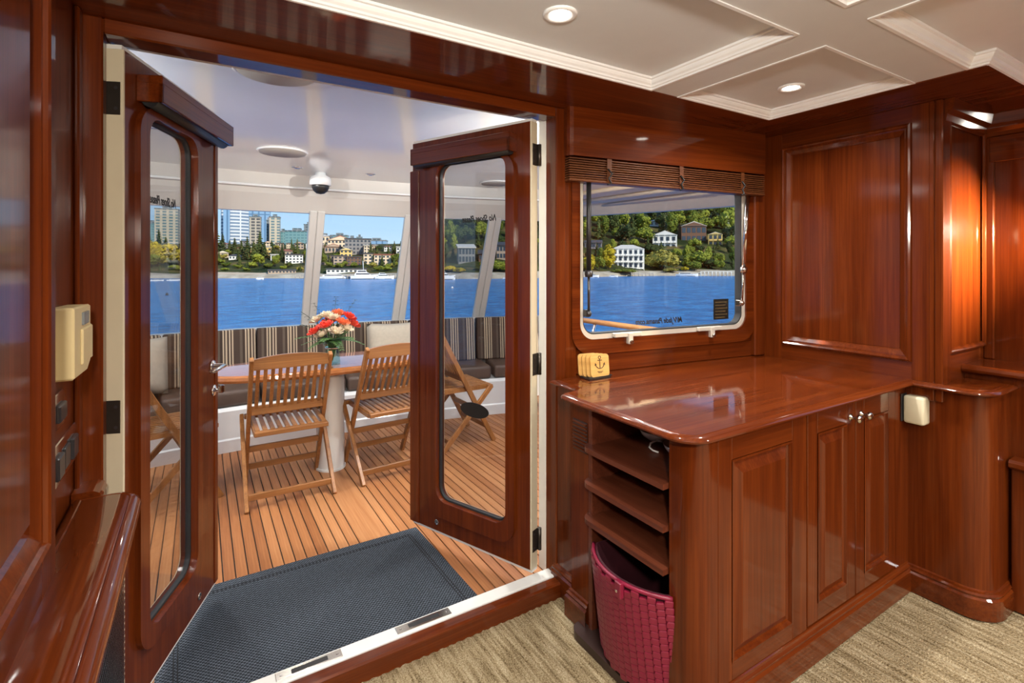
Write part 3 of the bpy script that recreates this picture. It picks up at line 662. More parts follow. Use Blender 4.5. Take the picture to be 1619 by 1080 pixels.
ct = obj('countertop', worktop(ctop, len(ctop) - 5, 0.849, 0.873), 'mahogany_x', angle=30)
tag(ct, 'glossy mahogany countertop with rounded corner and bullnose edge', 'countertop')

# console on the port side
cn = thing('console_cabinet', 'low mahogany console with bullnose top in the lower left corner', 'console', (-0.2, 1.0, 0))
tp = [(-0.30, 0.1), (-0.123, 0.1)] + arc(-0.188, 1.548, 0.065, 0, 90, 8) + [(-0.268, 1.613), (-0.268, 1.25), (-0.30, 1.25)]
top = wobj('console_top', B().loops(nose(tp, 0.738, 0.779), cap0=True, cap1=True), 'mahogany_y', cn)
for f in top.data.polygons: f.use_smooth = len(f.vertices) == 4
top.data.set_sharp_from_angle(angle=R(40))
wobj('console_body', B().box(-0.268, -0.160, 0.1, 1.575, 0.0, 0.74, 0.004), 'mahogany_z', cn)
wobj('vent_frame', B().box(-0.161, -0.152, 0.60, 1.50, 0.36, 0.375).box(-0.161, -0.152, 0.60, 1.50, 0.700, 0.712).box(-0.161, -0.152, 1.49, 1.50, 0.36, 0.712), 'mahogany_y', cn)
for k in range(22):
    z = 0.380 + 0.0147 * k
    wobj('vent_slat', B().box(-0.160, -0.150, 0.60, 1.49, z, z + 0.007), 'nickel', cn)
lg = obj('side_ledge', B().loops([[(x, y, z) for x, z in ((-0.268, 0.745), (-0.222, 0.745), (-0.212, 0.752), (-0.208, 0.765), (-0.213, 0.778), (-0.226, 0.785), (-0.268, 0.785))] for y in (1.618, 1.70)], cap0=True, cap1=True), 'mahogany_y')
tag(lg, 'short varnished ledge between the console and the door post', 'ledge')

# thermostat and switches on the port wall
th = thing('thermostat', 'beige wall thermostat with small grey display beside the left door', 'thermostat', (-0.27, 1.48, 1.10))
wobj('thermostat_body', B().prism([(1.385, 1.104), (1.53, 1.100), (1.572, 1.118), (1.572, 1.252), (1.385, 1.256)], -0.27, -0.224, 'yz', 0.004), 'beige_plastic', th)
wobj('thermostat_cover', B().box(-0.226, -0.219, 1.45, 1.566, 1.125, 1.205, 0.003), 'beige_plastic', th)
wobj('display', B().box(-0.225, -0.2195, 1.465, 1.525, 1.212, 1.240, 0.001), 'lcd_grey', th)
wobj('wall_plate', B().box(-0.27, -0.262, 1.36, 1.40, 1.09, 1.23, 0.002), 'beige_plastic', th)
def switch(name, y0, y1, z0, z1, n, label):
    s = thing(name, label, 'switch', (-0.27, (y0 + y1) / 2, z0), group='switch plates on the port wall')
    wobj('switch_plate', B().box(-0.27, -0.264, y0, y1, z0, z1, 0.002), 'chrome', s)
    w = (y1 - y0) / n
    for k in range(n):
        wobj('rocker', B().prism([(y0 + w * k + 0.012, z0 + 0.016), (y0 + w * (k + 1) - 0.008, z0 + 0.016), (y0 + w * (k + 1) - 0.008, z1 - 0.026), (y0 + w * k + 0.012, z1 - 0.026)], -0.266, -0.257 - 0.003 * (k % 2), 'yz', 0.003), 'dark_steel', s)
switch('light_switch', 1.44, 1.525, 0.985, 1.065, 1, 'small chrome light switch plate below the thermostat')
switch('light_switch', 1.43, 1.652, 0.862, 0.955, 3, 'wide chrome switch plate with dark rockers above the console')

# beige box under the counter by the end column
bx = thing('alarm_box', 'small beige plastic box fixed under the counter edge by the column', 'alarm', (2.51, 0.91, 0.70))
wobj('box_body', B().box(2.448, 2.509, 0.868, 0.940, 0.700, 0.812, 0.010, 2), 'pale_plastic', bx, smooth=True, angle=50)
wobj('box_back', B().box(2.44, 2.509, 0.941, 0.944, 0.705, 0.815), 'dark_steel', bx)

# recessed lights
def downlight(x, y, z, vis_label, energy=11):
    d = thing('downlight', vis_label, 'light', (x, y, z), group='recessed ceiling lights')
    obj('trim_ring', B().lathe([(0.030, 0.0), (0.030, -0.004), (0.040, -0.007), (0.047, -0.004), (0.048, 0.002)], (0, 0, 0), 28), 'trim_white', d)
    obj('lens', B().lathe([(0.0305, -0.001), (0.0305, -0.003), (0.001, -0.0035)], (0, 0, 0), 24), 'lamp_glow', d)
    ld = bpy.data.lights.new('downlight_lamp', 'AREA'); ld.shape = 'DISK'; ld.size = 0.06; ld.energy = energy; ld.color = (1.0, 0.96, 0.91); ld.spread = R(152)
    lo = bpy.data.objects.new('downlight_lamp', ld); C.objects.link(lo); lo.parent = d; lo.location = (0, 0, -0.012)
    return d
downlight(0.845, 1.125, 2.036, 'round recessed downlight above the doorway in the left coffer')
downlight(1.965, 1.124, 2.036, 'round recessed downlight in the small corner coffer above the counter')
for x, y, s_ in ((0.65, -0.05, 'added fill downlight in the coffer over the carpet by the doors'), (2.2, -0.05, 'added fill downlight in the coffer over the right side of the carpet')):  # added unseen fixtures to brighten the saloon
    downlight(x, y, 2.036, s_, 12)
for y, w_ in ((-1.25, 'just behind the coffers'), (-2.0, 'in the middle row forward'), (-2.8, 'by the forward wall')):  # more added fixtures behind the camera, for fill
    for x, v_ in ((0.3, 'port'), (1.4, 'centre'), (2.5, 'starboard')):
        downlight(x, y, 2.04, 'added %s fill downlight %s' % (v_, w_), 25)

# added fill lamp behind the camera, shaped as a swing-arm on the tall panel
sl = thing('front_fill_lamp', 'added swing-arm fill lamp on the port panel forward of the console', 'lamp', (-0.228, -0.45, 1.62))
obj('lamp_plate', B().lathe([(0.035, 0.0), (0.035, 0.008), (0.02, 0.014)], (0, 0, 0), 18, 'x'), 'nickel', sl)
obj('lamp_arm', B().tube([(0.01, 0, 0), (0.08, 0.0, 0.0), (0.12, 0.05, 0.03)], 0.008, 8), 'nickel', sl)
obj('lamp_shade', B().lathe([(0.03, -0.04), (0.05, -0.03), (0.075, 0.05), (0.072, 0.05), (0.045, -0.025)], (0.13, 0.08, 0.04), 20, 'y'), 'nickel', sl)
ld = bpy.data.lights.new('front_fill_light', 'AREA'); ld.shape = 'DISK'; ld.size = 0.13; ld.energy = 24; ld.color = (1.0, 0.92, 0.80); ld.spread = R(140)
lo = bpy.data.objects.new('front_fill_light', ld); C.objects.link(lo); lo.parent = sl; lo.location = (0.14, 0.135, 0.04); lo.rotation_euler = (R(92), 0, R(-38))
# ------------------------------------------------------------------ small things indoors
# coaster holder with four coasters
cx, cy, cz = 1.405, 1.625, 0.873
hold = thing('coaster_holder', 'small dark wire tray holding the anchor coasters', 'holder', (cx, cy, cz))
obj('tray', B().box(-0.058, 0.058, -0.030, 0.034, 0.0, 0.006, 0.002), 'dark_steel', hold)
obj('tray_rim', B().tube([(-0.06, -0.032, 0.010), (0.06, -0.032, 0.010), (0.06, 0.036, 0.010), (-0.06, 0.036, 0.010)], 0.0022, 6, closed=True), 'dark_steel', hold)
cm = B(); cm.loops([[(p[0], y, p[1]) for p in rrect(-0.046, 0.046, 0, 0.092, 0.014, 5)] for y in (-0.003, 0.003)], cap0=True, cap1=True)
for k in range(4):
    o = obj('coaster', cm, 'coaster_wood', None) if k == 0 else inst(co, None)
    if k == 0: co = o
    o.location = (cx - 0.010 * k + 0.008, cy - 0.018 + 0.0135 * k, cz + 0.0068); o.rotation_euler = (R(-6), 0, R(-6))
    tag(o, ('honey wooden coaster with a burnt anchor, front of the stack', 'second honey wooden coaster from the front in the tray', 'third honey wooden coaster from the front in the tray', 'rearmost honey wooden coaster leaning in the tray')[k], 'coaster', 'coasters in the tray')
    if k == 0: front = o
b = B(); y = -0.0036
b.tube([(0.006 * math.cos(R(a)), y, 0.079 + 0.006 * math.sin(R(a))) for a in range(0, 360, 30)], 0.0013, 5, closed=True)
b.box(-0.0016, 0.0016, y - 0.0006, y + 0.0006, 0.034, 0.074).box(-0.011, 0.011, y - 0.0006, y + 0.0006, 0.066, 0.069)
b.tube([(0.022 * math.sin(R(a)), y, 0.056 - 0.022 * math.cos(R(a))) for a in range(-75, 76, 15)], 0.0016, 5)
for s_ in (-1, 1): b.prism([(s_ * 0.016, 0.050), (s_ * 0.026, 0.046), (s_ * 0.0235, 0.058)][::s_], y - 0.0006, y + 0.0006, 'xz')
b.box(-0.014, 0.014, y - 0.0004, y + 0.0004, 0.0205, 0.0225).box(-0.009, 0.009, y - 0.0004, y + 0.0004, 0.0160, 0.0180)
obj('anchor_print', b, 'print_brown', front)

# bowls on the top shelf
for k, (x, y_, r_) in enumerate(((1.44, 1.33, 0.060), (1.40, 1.17, 0.068))):
    o = obj('bowl', B().lathe([(r_ * 0.45, 0.0), (r_ * 0.5, 0.003), (r_ * 0.85, 0.018), (r_, 0.038), (r_ * 0.96, 0.038), (r_ * 0.8, 0.020), (r_ * 0.4, 0.008), (0.001, 0.007)], (0, 0, 0), 24), 'china', None, loc=(x, y_, 0.6955))
    tag(o, ('smaller white china bowl towards the back of the top shelf', 'larger white china bowl on the top shelf by the corner post')[k], 'bowl', 'white bowls under the counter')
o = obj('cable', B().tube([(1.345, 1.23, 0.699), (1.335, 1.245, 0.702), (1.335, 1.262, 0.708), (1.35, 1.272, 0.716), (1.375, 1.268, 0.722), (1.40, 1.262, 0.715)], 0.0035, 7), 'china')
tag(o, 'short curl of white cable on the top shelf', 'cable')

# woven leather bin: curved front, straight back
bk = thing('waste_basket', 'woven magenta leather waste bin with curved front under the shelves', 'basket', (1.30, 1.22, 0.025))
NB = 16
def bin_pt(f, h):
    """f 0..1 along the curved front from the back corner to the post side, h height"""
    k = h / 0.335
    a = R(132 + (228 - 132) * f); rr = 0.232
    x = 1.340 + rr * math.cos(a) + 0.045 * (1 - k) + 0.0; y_ = 1.205 + rr * 1.02 * math.sin(a)
    return Vector((x, y_, 0.026 + h))
def bin_outline(h, off=0.0):
    P = [bin_pt(f / 14, h) for f in range(15)]
    back = [Vector((1.50, P[-1].y + 0.02, P[0].z)), Vector((1.50, P[0].y - 0.02, P[0].z))]
    out = P + back; c = Vector((1.36, 1.205, P[0].z))
    return [tuple(c + (q - c) * (1 - off)) for q in out]
wobj('bin_shell', B().loops([bin_outline(h, 0.03) for h in (0.0, 0.12, 0.24, 0.338)] + [bin_outline(h, 0.06) for h in (0.338, 0.24, 0.12, 0.012)], cap0=True, cap1=True), 'basket_dark', bk, smooth=True, angle=40)
NR = 15; hh = 0.322 / NR
proto_t = bmesh.new(); bmesh.ops.create_cube(proto_t, size=1.0); bmesh.ops.bevel(proto_t, geom=proto_t.edges[:], offset=0.14, segments=1, affect='EDGES')
tile = B().merge(proto_t); first = None
for i in range(NB):
    for j in range(NR):
        f = (i + 0.5) / NB; h = (j + 0.5) * hh + (hh * 0.5 if i % 2 else 0)
        if h > 0.325: continue
        p0, p1 = bin_pt(i / NB, h), bin_pt((i + 1) / NB, h); d = p1 - p0; mid = (p0 + p1) / 2
        o = obj('woven_strip', tile, 'magenta_leather', bk) if first is None else inst(first, bk)
        if first is None: first = o
        nrm = Vector((d.y, -d.x, 0)).normalized()
        if nrm.x > 0: nrm = -nrm
        o.location = mid - bk.location + nrm * 0.004; o.scale = (d.length * 1.02, 0.010, hh * 0.96)
        o.rotation_euler = (R(4), R(3.5) * (1 if i % 2 else -1), math.atan2(d.y, d.x) + R(9))
rim = [bin_pt(f / 20, 0.336) for f in range(21)]
wobj('bin_rim', B().tube(rim, 0.0065, 8), 'magenta_leather', bk)
q = bin_pt(0.60, 0.322); wobj('leather_tab', B().box(q.x - 0.020, q.x - 0.004, q.y - 0.014, q.y + 0.014, q.z - 0.028, q.z + 0.022, 0.003), 'magenta_leather', bk)
wobj('tab_stud', B().lathe([(0.0045, -0.004), (0.003, 0.0)], (q.x - 0.0205, q.y, q.z - 0.005), 10, 'x'), 'chrome', bk)

# rolled-up wooden blind under the pelmet
bl = thing('wooden_blind', 'dark wooden slatted blind gathered up at the top of the window', 'blind', (1.30, 1.73, 1.69), WANG)
for k in range(9):
    z = 0.014 + 0.0098 * k
    obj('blind_slat', B().box(0.004, 1.150 , -0.068 + 0.002 * (k % 2), -0.018, z, z + 0.0062, 0.0015), 'blind_wood', bl)
obj('bottom_rail', B().box(0.004, 1.150, -0.070, -0.016, 0.0, 0.012, 0.003), 'blind_wood', bl)
for u in (0.20, 0.60, 0.99):
    cdo = obj('lift_cord', B().box(u - 0.012, u + 0.012, -0.0722, -0.0705, 0.0, 0.104), 'blind_wood', bl)
    obj('cord_knot', B().tube([(u - 0.01, -0.075, 0.06), (u + 0.008, -0.080, 0.04), (u - 0.008, -0.078, 0.02), (u + 0.006, -0.076, 0.0), (u - 0.012, -0.075, -0.006)], 0.004, 6), 'black_plastic', cdo)

# ------------------------------------------------------------------ aft deck
dk = struct(obj('floor_deck', B().box(-3.2, 4.3, 1.757, 5.1, -0.12, -0.006), 'caulk'), 'laid teak aft deck with black caulking')
tk = {}
def plank(x0, x1, y0=1.762, y1=5.0):
    w = round(x1 - x0, 3)
    if w not in tk:
        tk[w] = obj('plank', B().box(-w / 2 + 0.0026, w / 2 - 0.0026, y0, y1, -0.03, 0.0, 0.0012), 'teak_plank', dk); o = tk[w]
    else: o = inst(tk[w], dk)
    o.location = ((x0 + x1) / 2, 0, 0); return o
plank(0.657, 0.810)
for k in range(50): plank(0.657 - 0.0477 * (k + 1), 0.657 - 0.0477 * k)
for k in range(62): plank(0.810 + 0.0477 * k, 0.810 + 0.0477 * (k + 1))
# door mat
mt = thing('door_mat', 'charcoal woven door mat with double border lying outside the threshold', 'mat', (0.45, 2.1, 0))
wobj('mat_body', B().prism([(-0.12, 1.765), (0.958, 1.765), (0.936, 2.462), (-0.135, 2.462)], 0.0, 0.008), 'mat_weave', mt)
for k, q in enumerate((0.050, 0.062)):
    P = [(-0.12 + q, 1.80), (0.958 - q, 1.80), (0.936 - q, 2.462 - q), (-0.135 + q, 2.462 - q)]
    b = B().beam((*P[1], 0.008), (*P[2], 0.008), 0.004, 0.002).beam((*P[2], 0.008), (*P[3], 0.008), 0.004, 0.002).beam((*P[3], 0.008), (*P[0], 0.008), 0.004, 0.002)
    wobj('border_groove', b, 'mat_groove', mt)

# curved stern: y as a function of x
SX = 0.6
def sy(x, y0): return y0 - 0.075 * (x - SX) ** 2
def curve_strip(rows, x0, x1, n=40):
    """rows: list of (y0, z); skin swept along the stern curve"""
    return [[(x0 + (x1 - x0) * i / n, sy(x0 + (x1 - x0) * i / n, y0), z) for y0, z in rows] for i in range(n + 1)]
X0, X1 = -2.0, 3.05
st_ = sroot('wall_stern', (0, 0, 0), 0.0, 'white stern bulwark below the aft deck windows')
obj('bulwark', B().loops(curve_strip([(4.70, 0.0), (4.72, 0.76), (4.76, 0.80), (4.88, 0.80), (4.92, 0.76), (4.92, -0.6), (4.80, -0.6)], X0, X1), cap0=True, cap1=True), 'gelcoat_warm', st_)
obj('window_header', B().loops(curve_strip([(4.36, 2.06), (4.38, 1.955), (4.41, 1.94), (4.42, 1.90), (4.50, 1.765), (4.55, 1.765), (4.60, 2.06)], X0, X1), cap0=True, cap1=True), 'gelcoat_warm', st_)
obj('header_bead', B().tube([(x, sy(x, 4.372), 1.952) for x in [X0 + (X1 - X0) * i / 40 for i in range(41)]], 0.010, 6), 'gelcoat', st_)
mx_ = [-1.62, -0.80, 0.01, 0.82, 1.62, 2.40]
for x in mx_:
    a = Vector((x, sy(x, 4.82), 0.79)); c = Vector((x + 0.02, sy(x, 4.50), 1.79))
    tdir = Vector((1, -0.15 * (x - SX), 0)).normalized()
    for s_, w in ((-0.031, 0.060), (0.031, 0.060)):
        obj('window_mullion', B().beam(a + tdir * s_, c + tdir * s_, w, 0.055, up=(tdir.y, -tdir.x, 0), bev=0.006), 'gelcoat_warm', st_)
for k in range(len(mx_) - 1):
    w_ = sroot('window_%d' % (k + 2), (0, 0, 0), 0.0, 'stern window pane between white mullions')
    rows = []
    for f in (0.0, 0.25, 0.5, 0.75, 1.0):
        x = mx_[k] + 0.03 + (mx_[k + 1] - mx_[k] - 0.06) * f; rows.append([(x, sy(x, 4.82), 0.80), (x + 0.02, sy(x, 4.50), 1.775)])
    me = B(); me.loops(rows, closed=False); obj('window_pane', me, 'glass_clear', w_)
# deck head (roof) with its underside visible
rp = [(-3.2, 1.84), (2.9, 1.84), (2.9, 5.36),  (0.6, 5.6), (-1.8, 5.35), (-3.2, 4.6)]
rf = struct(obj('ceiling_deck', B().prism(rp, 2.052, 2.16), 'gelcoat'), 'glossy white headliner over the aft deck')
obj('canopy', B().prism([(2.9, 1.84), (4.75, 1.84), (4.72, 3.2), (4.45, 4.1), (4.05, 5.0), (2.9, 5.36)], 2.045, 2.15), 'awning_fabric', rf)
for k in range(3):
    x = 3.15 + 0.45 * k; obj('canopy_rib', B().tube([(x, 1.9, 2.04), (x + 0.1, 3.2, 2.028), (x - 0.05, 4.9 - 0.15 * k, 2.03)], 0.022, 8), 'awning_fabric', rf)
edge = [(4.75, 1.84), (4.72, 3.2), (4.45, 4.1), (4.05, 5.0), (3.0, 5.35), (0.6, 5.6), (-1.8, 5.35), (-3.2, 4.6)]
obj('roof_fascia', B().loops([[(x - 0.0, y, 2.14), (x, y, 1.93), (0.6 + (x - 0.6) * 0.965, y * 0.985 - 0.01, 1.925), (0.6 + (x - 0.6) * 0.93, y * 0.97, 2.055)] for x, y in edge], closed=True, cap0=True, cap1=True), 'awning_fabric', rf)
for x, y, s_ in ((0.444, 3.483, 'round grey ceiling speaker near the stern windows'), (0.240, 2.030, 'round grey ceiling speaker just outside the door head'), (2.22, 3.88, 'round grey ceiling speaker seen through the right door glass')):
    sp = thing('ceiling_speaker', s_, 'speaker', (x, y, 2.052), group='round ceiling speakers')
    obj('speaker_ring', B().lathe([(0.150, 0.0), (0.150, -0.006), (0.143, -0.011), (0.136, -0.009)], (0, 0, 0), 40), 'gelcoat', sp)
    obj('grille', B().lathe([(0.137, -0.006), (0.134, -0.012), (0.001, -0.0135)], (0, 0, 0), 40), 'speaker_grey', sp)
sc = thing('security_camera', 'white dome security camera hanging from the deck ceiling', 'camera', (0.80, 4.16, 2.052))
obj('camera_base', B().lathe([(0.040, 0.0), (0.045, -0.02), (0.075, -0.035), (0.080, -0.05), (0.080, -0.095), (0.070, -0.10)], (0, 0, 0), 28), 'gelcoat', sc)
obj('dome', B().lathe([(0.066, -0.098), (0.064, -0.115), (0.052, -0.142), (0.030, -0.160), (0.001, -0.166)], (0, 0, 0), 24), 'black_plastic', sc)
for k, (px_, py_) in enumerate(((0.61, 4.02), (1.15, 4.02), (-0.2, 3.2), (1.6, 3.0), (1.35, 2.3), (2.3, 2.6), (-1.0, 3.8))):  # those by the dome camera are real, the others added as deck fill
    d = thing('deck_light', ('slim recessed deck light left of the dome camera', 'slim recessed deck light right of the dome camera', 'added fill deck light over the left end of the table', 'added fill deck light over the right chair', 'added fill deck light above the right door leaf', 'added fill deck light behind the right door', 'added fill deck light over the port end of the settee')[k], 'light', (px_, py_, 2.052), group='recessed deck lights')
    obj('trim_ring', B().lathe([(0.028, 0.0), (0.034, -0.004), (0.040, -0.003), (0.041, 0.001)], (0, 0, 0), 20), 'chrome', d)
    obj('lens', B().lathe([(0.0285, -0.001), (0.001, -0.003)], (0, 0, 0), 18), 'trim_white', d)
    ld = bpy.data.lights.new('deck_lamp', 'AREA'); ld.shape = 'DISK'; ld.size = 0.06; ld.energy = 3 if k < 2 else 13; ld.spread = R(150); ld.color = (1.0, 0.97, 0.92)
    lo = bpy.data.objects.new('deck_lamp', ld); C.objects.link(lo); lo.parent = d; lo.location = (0, 0, -0.012)

# settee: curved white base, brown seat cushions, striped back cushions
se = thing('settee_base', 'curved white settee base following the stern', 'bench', (0.6, 4.2, 0))
wobj('base_box', B().loops(curve_strip([(4.17, 0.05), (4.17, 0.29), (4.20, 0.31), (4.70, 0.31), (4.70, 0.0), (4.22, 0.0), (4.22, 0.05)], -1.9, 2.62), cap0=True, cap1=True), 'gelcoat', se)
wobj('base_plinth', B().loops(curve_strip([(4.16, 0.0), (4.16, 0.085), (4.168, 0.095), (4.23, 0.095), (4.23, 0.0)], -1.9, 2.62), cap0=True, cap1=True), 'gelcoat', se)
def cushion(b, w, d, h, r):
    """soft box: width along x, depth along y, height z, origin at the front bottom centre"""
    t = bmesh.new(); bmesh.ops.create_cube(t, size=1.0)
    for v in t.verts: v.co = Vector((v.co.x * w, (v.co.y + 0.5) * d, (v.co.z + 0.5) * h))
    bmesh.ops.bevel(t, geom=t.edges[:], offset=r, segments=3, affect='EDGES', profile=0.6)
    for f in t.faces: f.smooth = True
    return b.merge(t)
cw = 0.62
for k in range(7):
    x = SX - 3 * cw + cw * k + 0.10; dy = -0.15 * (x - SX); tx = math.atan(dy)
    o = obj('seat_cushion', cushion(B(), cw - 0.01, 0.42, 0.115, 0.03), 'taupe_leather', None, loc=(x, sy(x, 4.20), 0.312), rz=tx)
    tag(o, ['brown leather seat cushion at the port end of the settee', 'second brown seat cushion from the port end', 'brown seat cushion behind the left end of the table', 'brown seat cushion behind the left folding chair', 'brown seat cushion behind the right folding chair', 'brown seat cushion seen through the right door glass', 'brown seat cushion at the starboard end of the settee'][k], 'cushion', 'brown settee seat cushions')
    o = obj('back_cushion', cushion(B(), cw - 0.002, 0.13, 0.40, 0.018), 'striped_cloth', None, loc=(x, sy(x, 4.52), 0.428), rz=tx); o.rotation_euler.x = R(-6)
    tag(o, ['striped back cushion at the port end of the settee', 'second striped back cushion from the port end', 'striped back cushion directly right of the left door', 'striped back cushion behind the flower vase', 'striped back cushion behind the beige pillow', 'striped back cushion seen through the right door glass', 'striped back cushion at the starboard end of the settee'][k], 'cushion', 'striped settee back cushions')
def pillow(x, y, z, w, h, rz, rx, label):
    b = B(); n = 12; rings = []
    for s_ in (1, -1):
        V = [[None] * (n + 1) for _ in range(n + 1)]
        for i in range(n + 1):
            for j in range(n + 1):
                u, v = i / n * 2 - 1, j / n * 2 - 1
                t_ = 0.075 * ((1 - u ** 4) * (1 - v ** 4)) ** 0.6
                pin = 1 - 0.07 * (1 - abs(u) ** 2) * abs(v) ** 3 - 0.0
                V[i][j] = b.bm.verts.new((u * w / 2 * (1 - 0.06 * (1 - v * v) * 0), -s_ * t_, (v * pin + 1) * h / 2))
        for i in range(n):
            for j in range(n): b.bm.faces.new((V[i][j], V[i + 1][j], V[i + 1][j + 1], V[i][j + 1])).smooth = True
    bmesh.ops.remove_doubles(b.bm, verts=b.bm.verts, dist=0.0005)
    o = obj('pillow', b, 'pillow_beige', None, loc=(x, y, z), rz=rz); o.rotation_euler.x = R(rx)
    return tag(o, label, 'pillow', 'beige scatter pillows')
pillow(1.47, sy(1.47, 4.40), 0.432, 0.48, 0.40, R(-7), -12, 'plain beige scatter pillow on the settee behind the right chair')
pillow(-0.42, sy(-0.42, 4.38), 0.432, 0.46, 0.40, R(6), -12, 'plain beige scatter pillow seen through the left door glass')
pillow(-0.95, sy(-0.95, 4.38), 0.432, 0.46, 0.40, R(10), -14, 'beige scatter pillow at the port side of the settee')

# table: oval varnished top on a white pedestal
tb = thing('dining_table', 'oval varnished dining table on a white pedestal', 'table', (0.74, 3.52, 0))
def oval(a, b_, n=48, p=2.8): return [(math.copysign(abs(math.cos(2 * math.pi * k / n)) ** (2 / p), math.cos(2 * math.pi * k / n)) * a, math.copysign(abs(math.sin(2 * math.pi * k / n)) ** (2 / p), math.sin(2 * math.pi * k / n)) * b_) for k in range(n)]
rings = []
for d, z in ((0.03, 0.655), (0.008, 0.660), (0.0, 0.675), (0.004, 0.692), (0.016, 0.699), (0.03, 0.700)):
    rings.append([(x * (1 - d / 0.72), y * (1 - d / 0.29), z) for x, y in oval(0.72, 0.290)])
o = obj('table_top', B().loops(rings, cap0=True, cap1=True), 'table_wood', tb, smooth=True, angle=40)
for dx in (0.0,):
    b = B()
    b.loops([[(dx + x, y, z) for x, y in oval(0.088 * k, 0.105 * k, 28, 2.0)] for k, z in ((1.10, 0.0), (1.10, 0.012), (1.0, 0.014), (1.0, 0.60), (1.0, 0.62))], cap0=True, cap1=True, smooth=False)
    obj('pedestal', b, 'white_paint', tb, smooth=True, angle=40)
    obj('pedestal_bracket', B().box(dx - 0.20, dx + 0.24, -0.10, 0.10, 0.62, 0.655, 0.004), 'black_plastic', tb)

# folding chairs
def folding_chair(label, loc, rz, shape=None):
    """local +y is the way the sitter faces; origin on deck under the seat centre"""
    t = thing('folding_chair', label, 'chair', loc, rz, 'teak folding chairs')
    W = 0.205
    top = Vector((0, -0.235, 0.83)); ft = Vector((0, 0.205, 0.0))     # long posts: back top to front foot
    rear = Vector((0, -0.235, 0.0)); sf = Vector((0, 0.17, 0.43))     # short legs: seat front to rear foot
    def on(a, c, z): f = (z - a.z) / (c.z - a.z); return a + (c - a) * f
    for s_ in (-1, 1):
        X = Vector((s_ * W, 0, 0)); obj('post', B().beam(ft + X, top + X, 0.022, 0.036, up=(0, 1, 0), bev=0.003), 'teak_chair', t)
        X = Vector((s_ * (W + 0.024), 0, 0)); obj('leg', B().beam(rear + X, sf + X, 0.022, 0.034, up=(0, 1, 0), bev=0.003), 'teak_chair', t)
    # curved top rail, lower rail, back slats
    p = on(ft, top, 0.80)
    arcp = [(x, p.y, p.z - 0.030) for x in (-W - 0.010, W + 0.010)]
    P = [(-W + 0.01, 0.765), (W - 0.01, 0.765)] + [(W * q * 1.0, 0.822 + 0.020 * (1 - q * q)) for q in (0.97, 0.75, 0.5, 0.25, 0, -0.25, -0.5, -0.75, -0.97)]
    b = B().prism(P, p.y - 0.010, p.y + 0.012, 'xz'); obj('top_rail', b, 'teak_chair_x', t)
    q = on(ft, top, 0.505); obj('back_rail', B().box(-W + 0.01, W - 0.01, q.y - 0.012, q.y + 0.012, 0.48, 0.53, 0.003), 'teak_chair_x', t)
    for k in range(10):
        x = -0.170 + 0.0378 * k; a = on(ft, top, 0.515); c = on(ft, top, 0.785)
        obj('back_slat', B().beam((x, a.y, a.z), (x, c.y, c.z), 0.019, 0.011, up=(0, 1, 0)), 'teak_chair', t)
    # seat: front and rear rails, slats between them
    obj('seat_rail', B().box(-W + 0.012, W - 0.012, -0.245, -0.205, 0.405, 0.430, 0.003), 'teak_chair_x', t)
    obj('seat_rail', B().box(-W - 0.010, W + 0.010, 0.15, 0.192, 0.405, 0.430, 0.003), 'teak_chair_x', t)
    for k in range(10):
        x = -0.174 + 0.0386 * k; obj('seat_slat', B().box(x - 0.0115, x + 0.0115, -0.21, 0.165, 0.420, 0.434, 0.002), 'teak_chair', t)
    obj('seat_side', B().box(-W + 0.012, -W + 0.030, -0.21, 0.16, 0.40, 0.425).box(W - 0.030, W - 0.012, -0.21, 0.16, 0.40, 0.425), 'teak_chair', t)
    # stretchers
    for z, a, c, w in ((0.06, rear, sf, W + 0.014), (0.12, ft, top, W), (0.245, ft, top, W)):
        r_ = on(a, c, z); obj('stretcher', B().box(-w, w, r_.y - 0.010, r_.y + 0.010, r_.z - 0.017, r_.z + 0.017, 0.003), 'teak_chair_x', t)
    return t
ch = folding_chair('slatted teak folding chair facing the table, nearer the left door', (0.443, 3.315, 0), R(0))
def chair_copy(label, loc, rz):
    c = copy_tree(ch); c.location = loc; c.rotation_euler.z = rz; c['label'] = label; return c
chair_copy('slatted teak folding chair partly hidden by the right door edge', (1.055, 3.34, 0), R(4))
chair_copy('teak folding chair seen through the left door glass at the table end', (-0.14, 3.55, 0), R(-78))
chair_copy('teak folding chair seen through the right door glass', (1.70, 3.58, 0), R(-88))

